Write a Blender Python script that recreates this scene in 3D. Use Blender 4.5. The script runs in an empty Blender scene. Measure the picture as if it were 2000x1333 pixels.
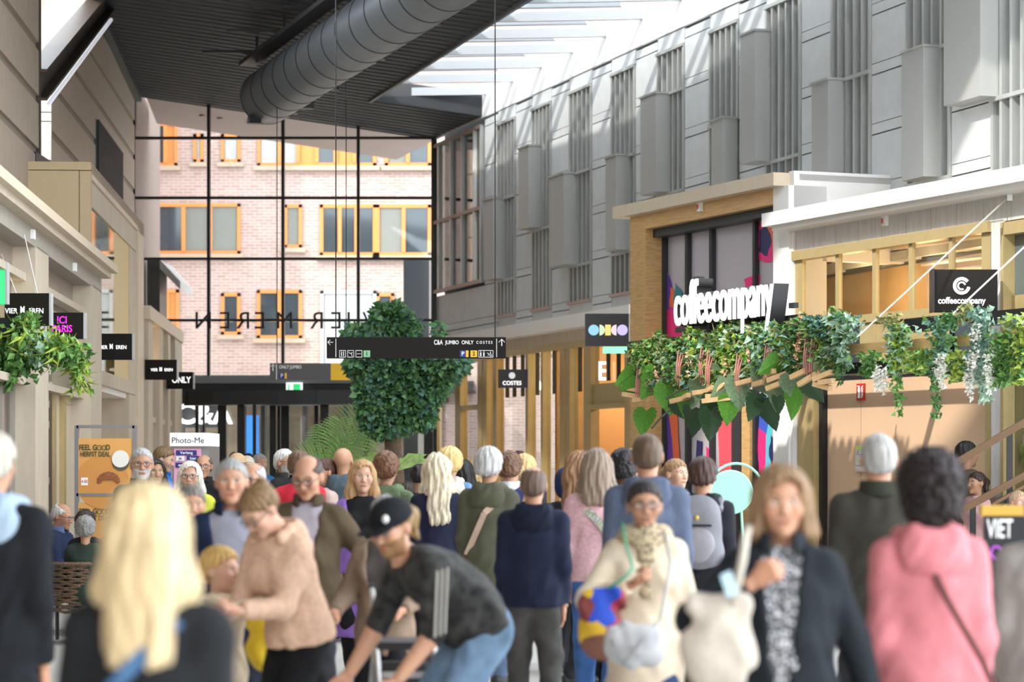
import bpy, math, random
import numpy as np
from mathutils import Vector, Matrix
random.seed(7); np.random.seed(7)
SC = bpy.context.scene
COL = SC.collection
# ---------------------------------------------------------------- camera
F = 5000.0; CX = 1000.0; HY = 900.0; H0 = 1.72      # focal length in px of the 2000 px frame, principal column, horizon row, eye height
cd = bpy.data.cameras.new('camera'); cam = bpy.data.objects.new('camera', cd); COL.objects.link(cam)
cam.location = (0, 0, H0); cam.rotation_euler = (math.pi/2, 0, 0)
cd.sensor_width = 36; cd.lens = 36*F/2000; cd.shift_y = (HY-666.5)/2000
cd.clip_start = .5; cd.clip_end = 400
cd.dof.use_dof = True; cd.dof.focus_distance = 29; cd.dof.aperture_fstop = 2.2
SC.camera = cam
# ---------------------------------------------------------------- light
wd = bpy.data.worlds.new('sky'); SC.world = wd; wd.use_nodes = True
bg = wd.node_tree.nodes['Background']; bg.inputs[0].default_value = (.86, .93, 1, 1); bg.inputs[1].default_value = 2.4
sl = bpy.data.lights.new('sun', 'SUN'); sl.energy = 1.9; sl.angle = .03; sl.color = (1, .95, .87)
sun = bpy.data.objects.new('sun', sl); COL.objects.link(sun); sun.location = (-30, -30, 40)
sun.rotation_euler = Vector((.62, .62, -.66)).to_track_quat('-Z', 'Y').to_euler()
vs = SC.view_settings
vs.view_transform = 'Standard'; vs.look = 'None'; vs.gamma = 1; vs.use_curve_mapping = False
vs.exposure = 1.3
SC.cycles.max_bounces = 7; SC.cycles.transparent_max_bounces = 16
# ---------------------------------------------------------------- helpers
WL = {}
def wl(o): return WL.get(o.name, Vector((0, 0, 0)))
def link(o, parent=None, world=(0, 0, 0)):
    COL.objects.link(o)
    w = Vector(world)
    if parent is not None:
        o.parent = parent; o.location = w-wl(parent)
    else: o.location = w
    WL[o.name] = w
    return o
def tag(o, label, cat=None, group=None, kind=None):
    o['label'] = label
    if cat: o['category'] = cat
    if group: o['group'] = group
    if kind: o['kind'] = kind
    return o
def thing(name, loc, label, cat, group=None, kind=None):
    o = bpy.data.objects.new(name, None); o.empty_display_size = .2
    link(o, None, loc); return tag(o, label, cat, group, kind)
MATS = {}
def mat(name, col=(.8, .8, .8), rough=.6, metal=0, emit=0, noise=0, nscale=8, bump=0, bscale=40, spec=.4, stretch=None, alpha=None, col2=None, vcol=None, coat=0):
    if name in MATS: return MATS[name]
    m = bpy.data.materials.new(name); m.use_nodes = True; MATS[name] = m
    nt = m.node_tree; N = nt.nodes; L = nt.links
    b = N['Principled BSDF']
    b.inputs['Base Color'].default_value = (*col, 1); b.inputs['Roughness'].default_value = rough; b.inputs['Metallic'].default_value = metal
    b.inputs['Specular IOR Level'].default_value = spec
    if coat: b.inputs['Coat Weight'].default_value = coat
    if emit:
        b.inputs['Emission Color'].default_value = (*col, 1); b.inputs['Emission Strength'].default_value = emit
    tc = None
    if noise or bump:
        tc = N.new('ShaderNodeTexCoord'); src = tc.outputs['Object']
        if stretch:
            mp = N.new('ShaderNodeMapping'); mp.inputs['Scale'].default_value = stretch; L.new(src, mp.inputs[0]); src = mp.outputs[0]
    if vcol:
        vc = N.new('ShaderNodeVertexColor'); vc.layer_name = vcol; L.new(vc.outputs[0], b.inputs['Base Color'])
    if noise:
        nz = N.new('ShaderNodeTexNoise'); nz.inputs['Scale'].default_value = nscale; nz.inputs['Detail'].default_value = 5; L.new(src, nz.inputs['Vector'])
        rp = N.new('ShaderNodeMapRange'); rp.inputs[1].default_value = .3; rp.inputs[2].default_value = .7; L.new(nz.outputs[0], rp.inputs[0])
        mx = N.new('ShaderNodeMix'); mx.data_type = 'RGBA'
        c2 = col2 or tuple(max(0, c*(1-noise)) for c in col); c1 = col if col2 else tuple(min(1, c*(1+noise*.5)) for c in col)
        mx.inputs[6].default_value = (*c1, 1); mx.inputs[7].default_value = (*c2, 1); L.new(rp.outputs[0], mx.inputs[0])
        if vcol:
            mx.blend_type = 'MULTIPLY'; mx.inputs[7].default_value = (1-noise, 1-noise, 1-noise, 1)
            L.new(vc.outputs[0], mx.inputs[6])
        L.new(mx.outputs[2], b.inputs['Base Color'])
    if bump:
        nb = N.new('ShaderNodeTexNoise'); nb.inputs['Scale'].default_value = bscale; nb.inputs['Detail'].default_value = 4; L.new(src, nb.inputs['Vector'])
        bp = N.new('ShaderNodeBump'); bp.inputs['Strength'].default_value = bump; bp.inputs['Distance'].default_value = .01; L.new(nb.outputs[0], bp.inputs['Height']); L.new(bp.outputs[0], b.inputs['Normal'])
    return m
def glass(name, tint=(1, 1, 1), refl=.08, dirt=0):
    if name in MATS: return MATS[name]
    m = bpy.data.materials.new(name); m.use_nodes = True; MATS[name] = m
    nt = m.node_tree; N = nt.nodes; L = nt.links; N.remove(N['Principled BSDF'])
    t = N.new('ShaderNodeBsdfTransparent'); t.inputs[0].default_value = (*tint, 1)
    g = N.new('ShaderNodeBsdfGlossy'); g.inputs['Roughness'].default_value = .02
    ge = N.new('ShaderNodeNewGeometry'); dt = N.new('ShaderNodeVectorMath'); dt.operation = 'DOT_PRODUCT'; L.new(ge.outputs['Normal'], dt.inputs[0]); L.new(ge.outputs['Incoming'], dt.inputs[1])
    def mt(op, a, b=None):
        q = N.new('ShaderNodeMath'); q.operation = op
        for i, v in enumerate((a, b)):
            if v is None: continue
            if isinstance(v, (int, float)): q.inputs[i].default_value = v
            else: L.new(v, q.inputs[i])
        return q.outputs[0]
    sch = mt('POWER', mt('SUBTRACT', 1., mt('ABSOLUTE', dt.outputs['Value'])), 5.)      # Schlick reflectance of a thin pane, the same from both sides
    ad = N.new('ShaderNodeMath'); ad.operation = 'MULTIPLY_ADD'; L.new(sch, ad.inputs[0]); ad.inputs[1].default_value = .55; ad.inputs[2].default_value = refl*.5
    mx = N.new('ShaderNodeMixShader'); L.new(ad.outputs[0], mx.inputs[0]); L.new(t.outputs[0], mx.inputs[1]); L.new(g.outputs[0], mx.inputs[2])
    L.new(mx.outputs[0], N['Material Output'].inputs[0]); return m
class MB:
    def __init__(s): s.v = []; s.f = []
    def add(s, vs, fs):
        k = len(s.v); s.v += [tuple(p) for p in vs]; s.f += [tuple(i+k for i in f) for f in fs]; return s
    def hexa(s, c):   # 8 corners: bottom loop then top loop
        return s.add(c, [(3, 2, 1, 0), (4, 5, 6, 7), (0, 1, 5, 4), (1, 2, 6, 5), (2, 3, 7, 6), (3, 0, 4, 7)])
    def box(s, x0, x1, y0, y1, z0, z1):
        return s.hexa([(x0, y0, z0), (x1, y0, z0), (x1, y1, z0), (x0, y1, z0), (x0, y0, z1), (x1, y0, z1), (x1, y1, z1), (x0, y1, z1)])
    def obox(s, c, ax, ay, az):  # oriented box, half axes
        c, ax, ay, az = map(Vector, (c, ax, ay, az))
        return s.hexa([c-ax-ay-az, c+ax-ay-az, c+ax+ay-az, c-ax+ay-az, c-ax-ay+az, c+ax-ay+az, c+ax+ay+az, c-ax+ay+az])
    def bar(s, a, b, w, h=None, up=(0, 0, 1)):
        a, b = Vector(a), Vector(b); h = h or w; d = (b-a); l = d.length; d.normalize(); up = Vector(up)
        if abs(d.dot(up)) > .98: up = Vector((0, 1, 0))
        x = d.cross(up).normalized(); z = x.cross(d)
        return s.obox((a+b)/2, d*l/2, x*w/2, z*h/2)
    def prism(s, poly, ext):   # poly: list of 3D points, ext vector
        n = len(poly); e = Vector(ext); p = [Vector(q) for q in poly]
        return s.add(p+[q+e for q in p], [tuple(range(n))[::-1], tuple(range(n, 2*n))]+[(i, (i+1) % n, n+(i+1) % n, n+i) for i in range(n)])
    def tube(s, pts, r, n=8, cap=True):
        pts = [Vector(p) for p in pts]; m = len(pts); rs = r if isinstance(r, (list, tuple)) else [r]*m
        vs = []; u = None
        for i, p in enumerate(pts):
            d = (pts[min(i+1, m-1)]-pts[max(i-1, 0)]).normalized()
            if u is None: u = d.cross(Vector((0, 0, 1)) if abs(d.z) < .9 else Vector((1, 0, 0))).normalized()
            else: u = (u-d*u.dot(d)).normalized()
            w = d.cross(u)
            vs += [p+(u*math.cos(2*math.pi*k/n)+w*math.sin(2*math.pi*k/n))*rs[i] for k in range(n)]
        fs = [(i*n+k, i*n+(k+1) % n, (i+1)*n+(k+1) % n, (i+1)*n+k) for i in range(m-1) for k in range(n)]
        if cap: fs += [tuple(range(n))[::-1], tuple(range((m-1)*n, m*n))]
        return s.add(vs, fs)
    def lathe(s, c, prof, n=16, axis='z'):
        c = Vector(c); vs = []
        for r, h in prof:
            for k in range(n):
                a = 2*math.pi*k/n
                q = (r*math.cos(a), r*math.sin(a), h)
                if axis == 'y': q = (q[0], q[2], q[1])
                vs.append(c+Vector(q))
        m = len(prof)
        return s.add(vs, [(i*n+k, i*n+(k+1) % n, (i+1)*n+(k+1) % n, (i+1)*n+k) for i in range(m-1) for k in range(n)]+[tuple(range(n))[::-1], tuple(range((m-1)*n, m*n))])
    def build(s, name, m, parent=None, smooth=False, world=None):
        me = bpy.data.meshes.new(name)
        o = bpy.data.objects.new(name, me)
        w = Vector(world) if world is not None else (wl(parent) if parent is not None else Vector((0, 0, 0)))
        me.from_pydata([tuple(Vector(p)-w) for p in s.v], [], s.f)
        if m is not None: me.materials.append(m)
        if smooth: me.polygons.foreach_set('use_smooth', [True]*len(me.polygons))
        me.update()
        return link(o, parent, w)
def arr_obj(name, v, f, m, parent=None, world=(0, 0, 0), smooth=True, vcol=None):
    """numpy verts in local space of world point"""
    me = bpy.data.meshes.new(name); f = np.asarray(f)
    me.vertices.add(len(v)); me.vertices.foreach_set('co', np.asarray(v, np.float32).ravel())
    k = f.shape[1]; me.loops.add(f.size); me.loops.foreach_set('vertex_index', f.astype(np.int32).ravel())
    me.polygons.add(len(f)); me.polygons.foreach_set('loop_start', np.arange(0, f.size, k, dtype=np.int32))
    me.polygons.foreach_set('use_smooth', np.full(len(f), smooth))
    me.update(calc_edges=True); me.validate()
    if m is not None: me.materials.append(m)
    if vcol is not None:
        at = me.color_attributes.new('Col', 'FLOAT_COLOR', 'POINT')
        c = np.ones((len(v), 4), np.float32); c[:, :3] = vcol; at.data.foreach_set('color', c.ravel())
    o = bpy.data.objects.new(name, me)
    return link(o, parent, world)
def copy_mesh(src, name, parent, world, rot=None, scale=None):
    o = bpy.data.objects.new(name, src.data); link(o, parent, world)
    if rot is not None: o.rotation_euler = rot
    if scale is not None: o.scale = scale
    return o
def text(body, m, parent, origin, right, up, size, extrude=.004, bold=0, align='CENTER', name='lettering', mirror=False, width=None, shear=0, space=1):
    cu = bpy.data.curves.new(name, 'FONT'); cu.body = body; cu.size = size; cu.extrude = extrude; cu.offset = min(bold*.8, size*.017); cu.align_x = align; cu.align_y = 'CENTER'; cu.shear = shear; cu.space_character = space
    cu.resolution_u = 4; cu.materials.append(m)
    to = bpy.data.objects.new('t', cu); me = bpy.data.meshes.new_from_object(to); bpy.data.objects.remove(to); bpy.data.curves.remove(cu)
    me.name = name; o = bpy.data.objects.new(name, me); link(o, parent, origin)
    r = Vector(right).normalized(); u = Vector(up).normalized(); n = r.cross(u)
    R = Matrix((r, u, n)).transposed()
    o.rotation_euler = R.to_euler()
    sx = 1
    if width:
        sx = width
    o.scale = (-sx if mirror else sx, 1, 1)
    return o
def W(px, py, Y): return Vector(((px-CX)/F*Y, Y, H0+(HY-py)/F*Y))
class PL:
    """vertical plane X = a - m*Y; side +1 when the hall lies towards +X of it"""
    def __init__(s, a, m, side):
        s.a, s.m = a, m; q = math.sqrt(1+m*m); s.d = Vector((-m/q, 1/q, 0)); s.n = Vector((side/q, side*m/q, 0)); s.q = q
    def Y(s, px): return s.a/((px-CX)/F+s.m)
    def z(s, px, py): return H0+(HY-py)*s.Y(px)/F
    def p(s, Y, z, n=0): return Vector((s.a-s.m*Y, Y, z))+s.n*n
    def P(s, px, py, n=0): return s.p(s.Y(px), s.z(px, py), n)
    def box(s, mb, ya, yb, z0, z1, n0, n1):
        if ya > yb: ya, yb = yb, ya
        return mb.hexa([s.p(ya, z0, n0), s.p(yb, z0, n0), s.p(yb, z0, n1), s.p(ya, z0, n1), s.p(ya, z1, n0), s.p(yb, z1, n0), s.p(yb, z1, n1), s.p(ya, z1, n1)])
    def xbox(s, mb, pa, pb, z0, z1, n0, n1): return s.box(mb, s.Y(pa), s.Y(pb), z0, z1, n0, n1)
LS = PL(-3.4, .0658, 1)      # left shop fronts
LU = PL(-4.48, .0658, 1)     # left upper wall
RS = PL(17.29, .416, -1)     # coffee shop fronts
RU = PL(15.18, .306, -1)     # grey upper wall on the right
def planebox(pl, name, m, parent, *a):
    mb = MB(); pl.box(mb, *a); return mb.build(name, m, parent)
def planexbox(pl, name, m, parent, *a):
    mb = MB(); pl.xbox(mb, *a); return mb.build(name, m, parent)
def boxo(name, m, parent, *a):
    return MB().box(*a).build(name, m, parent)
# ---------------------------------------------------------------- soft-solid modelling engine for people (distance field -> quad surface)
class SDF:
    def __init__(s): s.ops = []
    def rc(s, a, b, ra, rb=None, k=.03, flat=None, op='u'):
        """tapered capsule; flat=(axis, factor) squeezes it along an axis"""
        a = np.array(a, float); b = np.array(b, float); rb = ra if rb is None else rb
        ab = b-a; L2 = max(1e-9, ab@ab)
        def fn(P):
            q = P-a
            if flat is not None:
                ax = np.array(flat[0], float); q = q+np.multiply.outer((q@ax)*(flat[1]-1), ax)
            t = np.clip((q@ab)/L2, 0, 1)
            return np.linalg.norm(q-np.multiply.outer(t, ab), axis=-1)-(ra+t*(rb-ra))
        R = max(ra, rb)
        s.ops.append((op, fn, np.minimum(a, b)-R, np.maximum(a, b)+R, k)); return s
    def ell(s, c, r, k=.03, R=None, op='u'):
        c = np.array(c, float); r = np.array(r, float)
        def fn(P):
            q = P-c
            if R is not None: q = q@np.array(R)
            k0 = np.linalg.norm(q/r, axis=-1); k1 = np.linalg.norm(q/(r*r), axis=-1)+1e-9
            return k0*(k0-1)/k1
        m = r.max() if R is not None else r
        s.ops.append((op, fn, c-m, c+m, k)); return s
    def fn(s, f, op='i', k=.01): s.ops.append((op, f, None, None, k)); return s
    def mesh(s, h, noise=None):
        us = [o for o in s.ops if o[0] == 'u']
        lo = np.min([o[2] for o in us], 0)-2.2*h-.01; hi = np.max([o[3] for o in us], 0)+2.2*h+.01
        n = np.ceil((hi-lo)/h).astype(int)+1
        ax = [lo[i]+h*np.arange(n[i]) for i in range(3)]
        G = np.stack(np.meshgrid(*ax, indexing='ij'), -1)
        D = np.full(tuple(n), .2)
        for op, fn, a, b, k in s.ops:
            if a is None: sl = (slice(None),)*3
            else:
                m = max(k, 2*h)+.02
                i0 = np.clip(np.floor((a-m-lo)/h).astype(int), 0, n); i1 = np.clip(np.ceil((b+m-lo)/h).astype(int)+1, 0, n)
                sl = tuple(slice(i0[i], i1[i]) for i in range(3))
            d = fn(G[sl]); e = D[sl]
            if op == 'u':
                w = np.maximum(k-np.abs(e-d), 0)/k; D[sl] = np.minimum(e, d)-w*w*k*.25
            elif op == 's':
                d = -d; w = np.maximum(k-np.abs(e-d), 0)/k; D[sl] = np.maximum(e, d)+w*w*k*.25
            elif op == 'i':
                w = np.maximum(k-np.abs(e-d), 0)/k; D[sl] = np.maximum(e, d)+w*w*k*.25
            elif op == 'n': D[sl] = e+d
        for i in range(3):
            for q in (0, -1):
                sl = [slice(None)]*3; sl[i] = q; D[tuple(sl)] = np.maximum(D[tuple(sl)], .001)
        return nets(D, lo, h)
def nets(D, lo, h):
    S = D < 0; n = np.array(D.shape)
    C = np.zeros(tuple(n-1)); 
    cnt = np.zeros(tuple(n-1)); acc = np.zeros(tuple(n-1)+(3,))
    cor = [(i, j, k) for i in (0, 1) for j in (0, 1) for k in (0, 1)]
    def sub(A, o): return A[o[0]:o[0]+n[0]-1, o[1]:o[1]+n[1]-1, o[2]:o[2]+n[2]-1]
    for o in cor:
        for ax in range(3):
            if o[ax]: continue
            p = list(o); p[ax] = 1; p = tuple(p)
            d0 = sub(D, o); d1 = sub(D, p); m = sub(S, o) != sub(S, p)
            idx = np.nonzero(m)
            if not len(idx[0]): continue
            t = d0[idx]/(d0[idx]-d1[idx])
            pos = np.tile(np.array(o, float), (len(t), 1)); pos[:, ax] = t
            acc[idx] += pos; cnt[idx] += 1
    act = np.nonzero(cnt > 0)
    ids = np.full(tuple(n-1), -1); ids[act] = np.arange(len(act[0]))
    V = (np.stack(act, 1)+acc[act]/cnt[act][:, None])*h+lo
    Q = []
    for ax in range(3):
        sl0 = [slice(None)]*3; sl1 = [slice(None)]*3; sl0[ax] = slice(0, -1); sl1[ax] = slice(1, None)
        m = S[tuple(sl0)] != S[tuple(sl1)]
        b, c = (ax+1) % 3, (ax+2) % 3
        I = np.array(np.nonzero(m)).T
        I = I[(I[:, b] > 0) & (I[:, c] > 0) & (I[:, b] < n[b]-1) & (I[:, c] < n[c]-1)]
        if not len(I): continue
        def cell(db, dc):
            J = I.copy(); J[:, b] -= db; J[:, c] -= dc; return ids[J[:, 0], J[:, 1], J[:, 2]]
        q = np.stack([cell(1, 1), cell(0, 1), cell(0, 0), cell(1, 0)], 1)
        fl = ~S[I[:, 0], I[:, 1], I[:, 2]]; q[fl] = q[fl][:, ::-1]
        Q.append(q)
    Q = np.concatenate(Q) if Q else np.zeros((0, 4), int)
    return V, Q[(Q >= 0).all(1)]
def rotm(rx=0, ry=0, rz=0):
    return np.array(Matrix.Rotation(rz, 3, 'Z') @ Matrix.Rotation(ry, 3, 'Y') @ Matrix.Rotation(rx, 3, 'X'))
def folds(amp, sc, seed=0, diag=.5):
    """wrinkle field added to a garment's distance"""
    r = np.random.RandomState(seed); ph = r.rand(8)*6.28
    def f(P):
        x, y, z = P[..., 0]/sc, P[..., 1]/sc, P[..., 2]/sc
        w = np.sin(x*1.3+ph[0]+.8*np.sin(z*.7+ph[1]))*1.4
        a = np.sin(z*1.1+w+diag*x*1.5+ph[2])*np.sin(x*.9-y*.8+ph[3]+.6*z)
        b = np.sin(2.3*z*.6+3.1*x*diag+2.1*y+ph[4]+w)*.5
        return amp*(a+b)
    return f
# ---- heads ---------------------------------------------------------------
HEADS = {}
def head_template(kind, h):
    if (kind, h) in HEADS: return HEADS[(kind, h)]
    s = SDF(); fem = kind == 'f'; kid = kind == 'k'
    s.ell((0, .012, .030), (.076, .096, .086), .02)
    s.ell((0, -.028, -.022), (.060 if not fem else .057, .062, .086 if not kid else .075), .03)
    s.ell((0, -.036, -.068), (.047 if not fem else .041, .046, .042), .03)
    s.ell((0, -.074, -.094), (.022 if not fem else .016, .018, .018), .025)
    for q in (-1, 1):
        s.ell((q*.040, -.062, -.018), (.026, .028, .030), .025)
        s.rc((q*.012, -.086, .026), (q*.048, -.070, .027), .009 if not fem else .007, .008, .014)
    for q in (-1, 1): s.ell((q*.031, -.100, .006), (.018, .016, .012), .012, op='s')
    for q in (-1, 1): s.ell((q*.031, -.0745, .006), (.0135, .0125, .0125), .003)
    s.rc((0, -.086, .012), (0, -.106 if not kid else -.100, -.026), .008, .0125 if not fem else .0105, .014)
    for q in (-1, 1): s.ell((q*.0115, -.094, -.031), (.009, .010, .008), .008)
    s.rc((-.017, -.083, -.0565), (.017, -.083, -.0565), .0068, k=.008); s.rc((-.014, -.084, -.068), (.014, -.084, -.068), .0075, k=.008)
    s.rc((-.024, -.097, -.062), (.024, -.097, -.062), .0028, k=.006, op='s')
    for q in (-1, 1): s.ell((q*.078, .010, -.002), (.009, .019, .033), .008, R=rotm(0, 0, -q*.35))
    s.rc((0, .014, -.06), (0, .022, -.20), .042 if fem or kid else .050, .046 if fem or kid else .054, .03)
    V, Q = s.mesh(h)
    HEADS[(kind, h)] = (V, Q); return V, Q
def head_colors(V, skin, brow, beard=None, lip=None, eyes=(.05, .03, .02)):
    skin = np.array(skin); C = np.tile(skin, (len(V), 1)).astype(float)
    x, y, z = np.abs(V[:, 0]), V[:, 1], V[:, 2]
    ck = np.exp(-(((x-.042)/.02)**2+((z+.02)/.022)**2))*(y < -.04)       # warmer cheeks and nose
    C *= (1-ck[:, None]*np.array([0, .12, .12]))
    if beard is not None:
        m = (y < -.005) & (z < -.036+.25*np.maximum(0, x-.03)) & (z > -.125) & ~((x < .022) & (np.abs(z+.062) < .010))
        C[m] = beard
    def blend(w, c):
        w = np.clip(w, 0, 1)[:, None]; C[:] = C*(1-w)+np.array(c)*w
    fr = (y < -.06)
    lp = np.sqrt((x/.023)**2+((z+.0620)/.0085)**2); blend((1.25-lp)*3.2*fr, lip if lip else skin*np.array([.74, .46, .44]))
    blend((1-np.sqrt((x/.023)**2+((z+.0622-.03*x)/.0026)**2))*3*fr, skin*.22)
    bz = .0335-.9*(x-.032)**2/.03-.16*np.maximum(0, x-.036); blend((1-np.abs(z-bz)/(.0046-.03*np.maximum(0, x-.034)))*2.2*fr*(x > .011)*(x < .053), np.array(brow)*.9+skin*.1)
    e = np.sqrt(((x-.031)/.0145)**2+((z-.006)/.0072)**2); blend((1.1-e)*4*(y < -.065), (.62, .58, .54))
    blend((1-np.sqrt(((x-.031)/.0066)**2+((z-.0065)/.0068)**2))*5*(y < -.065), eyes)
    blend((1-np.sqrt(((x-.031)/.0175)**2+((z-.0142+8*(x-.031)**2)/.0030)**2))*2.2*(y < -.06), skin*.2)
    for q in (1,): blend((1-np.sqrt(((x-.009)/.0045)**2+((z+.0375)/.0032)**2))*2*(y < -.085), skin*.25)
    return C
def hair_mesh(style, h, seed=0, length=.26, vol=.014):
    s = SDF(); r = np.random.RandomState(seed); ph = r.rand(6)*6.28
    cut = None
    if style in ('short', 'crop', 'curly', 'fringe', 'sweep'):
        v = {'crop': .006, 'short': vol, 'curly': .022, 'fringe': .008, 'sweep': .020}[style]
        s.ell((0, .014, .032), (.076+v, .096+v, .086+v), .01)
        s.ell((0, .045, -.02), (.068+v, .060+v, .060), .02)
        if style == 'sweep': s.ell((.0, -.05, .095), (.065, .05, .035), .02)
        zf = {'fringe': .92, 'crop': .88, 'short': .88, 'curly': .82, 'sweep': .66}[style]
        s.fn(lambda P: (.004-zf*P[..., 1]-P[..., 2]+.02*np.abs(P[..., 0])/.08*0)*.8, 'i', .006)
        if style == 'fringe': s.ell((0, -.03, .105), (.072, .11, .062), .01, op='s')
        s.fn(lambda P: -P[..., 2]-.075, 'i', .01)
        # clear the ears and the cheeks
        for q in (-1, 1): s.ell((q*.085, .000, -.012), (.022, .024, .036), .008, op='s')
    elif style in ('long', 'bob', 'wavy', 'tail', 'bun'):
        v = vol if style not in ('bun', 'tail') else vol*.55
        s.ell((0, .014, .034), (.078+v, .098+v, .088+v), .01)
        if style in ('long', 'wavy'):
            for q in (-1, 1):
                s.rc((q*.066, .01, .02), (q*.086, .012, -.12), .036, .042, .03); s.rc((q*.086, .012, -.12), (q*.088, -.005, -length), .042, .026, .03)
            s.rc((-.03, .075, -.02), (-.035, .085, -length), .06, .05, .03); s.rc((.03, .075, -.02), (.035, .085, -length), .06, .05, .03)
        elif style == 'bob':
            for q in (-1, 1): s.rc((q*.066, .004, .02), (q*.088, -.004, -.095), .038, .040, .03)
            s.rc((-.03, .06, 0), (-.04, .065, -.10), .062, .056, .03); s.rc((.03, .06, 0), (.04, .065, -.10), .062, .056, .03)
        elif style == 'tail':
            s.rc((0, .10, .05), (0, .135, .01), .032, .035, .01); s.rc((0, .135, .01), (0, .125, -length*.8), .036, .020, .03)
        else:
            s.ell((0, .085, .088), (.038, .038, .034), .008)
        # open the face
        w = .058 if style in ('long', 'wavy', 'bob') else .075
        def face(P):
            x, y, z = P[..., 0], P[..., 1], P[..., 2]
            top = .088-.42*np.abs(x-.018)
            if style in ('tail', 'bun'):
                return np.maximum(np.maximum(np.abs(x)-.12, z-.002+.80*y), .0*y-1)*.8
            return np.maximum(np.maximum(np.abs(x)-w-.10*np.maximum(0, -z-.03), y+.022), z-top)
        s.fn(face, 's', .01)
        if style in ('tail', 'bun'):
            for q in (-1, 1): s.ell((q*.088, .000, -.012), (.022, .024, .036), .008, op='s')
    elif style == 'afro':
        s.ell((0, .018, .045), (.115, .125, .115), .02); s.ell((0, .05, -.03), (.105, .085, .11), .03)
        s.fn(lambda P: np.maximum(np.maximum(np.abs(P[..., 0])-.066, P[..., 1]+.03), P[..., 2]-.075), 's', .015)
    amp = {'curly': .008, 'afro': .016, 'wavy': .006, 'crop': .0015, 'fringe': .002}.get(style, .0035)
    def strands(P):
        x, y, z = P[..., 0], P[..., 1], P[..., 2]; a = np.arctan2(x, y+.001)
        if style in ('curly', 'afro'):
            return amp*(np.sin(x*150+ph[0]+2*np.sin(z*70))*np.sin(y*140+ph[1]+2*np.sin(x*60))*np.sin(z*150+ph[2]))*1.6
        return amp*(np.sin(a*17+ph[0]+1.6*np.sin(z*22+ph[1]))+.7*np.sin(a*31+ph[2]+z*14)+(np.sin(z*38+a*3) if style == 'wavy' else 0))
    s.fn(strands, 'n')
    return s.mesh(h)
HANDS = {}
def hand_template(kind):
    """left hand, wrist at the origin, fingers down -Z, thumb towards -Y, palm towards -X"""
    if kind in HANDS: return HANDS[kind]
    s = SDF(); curl = {'relax': (.35, .45, .35), 'grip': (1.25, 1.45, .9), 'spread': (.12, .15, .1)}[kind]
    ys = (-.029, -.010, .009, .027); sp = {'relax': .25, 'grip': .1, 'spread': 1}[kind]
    s.rc((0, 0, .02), (0, 0, -.03), .024, .026, .01, flat=((1, 0, 0), 1.5))
    for i, y in enumerate(ys):
        kz = -.088+(.006 if i in (0, 3) else 0); s.rc((0, y*.65, -.02), (0, y, kz), .0145, .0115, .010)
        p = np.array((0, y, kz)); a = 0; sc = (.95, 1.08, 1, .78)[i]
        for L, c, r in ((.044, curl[0], .0095), (.028, curl[1], .0085), (.022, curl[2], .0078)):
            a += c; q = p+L*sc*np.array((-math.sin(a), sp*.25*(y/.03)*math.cos(a), -math.cos(a))); s.rc(p, q, r, r*.9, .004); p = q
    t = [(0, -.016, -.022), (-.012, -.042, -.050), (-.022 if kind != 'spread' else -.006, -.055 if kind != 'grip' else -.040, -.080), (-.034 if kind != 'spread' else -.006, -.052 if kind != 'grip' else -.022, -.102)]
    for i in range(3): s.rc(t[i], t[i+1], (.014, .0115, .0095)[i], (.0115, .0095, .008)[i], .006)
    HANDS[kind] = s.mesh(.0052); return HANDS[kind]
def ik(S, T, l1, l2, pole):
    S, T, pole = (np.array(q, float) for q in (S, T, pole)); d = T-S; L = np.linalg.norm(d)
    if L > (l1+l2)*.995: T = S+d/L*(l1+l2)*.995; d = T-S; L = np.linalg.norm(d)
    u = d/L; a = (l1*l1-l2*l2+L*L)/(2*L); hh = math.sqrt(max(0, l1*l1-a*a)); p = pole-u*(pole@u); p /= np.linalg.norm(p)+1e-9
    return S+u*a+p*hh, T
def nrm(v): v = np.array(v, float); return v/(np.linalg.norm(v)+1e-9)
def hairmat(c): return mat('hair_%d_%d_%d' % tuple(int(x*255) for x in c), c, .5, noise=.45, nscale=1, stretch=(70, 70, 7), bump=.35, bscale=1, spec=.35)
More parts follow.
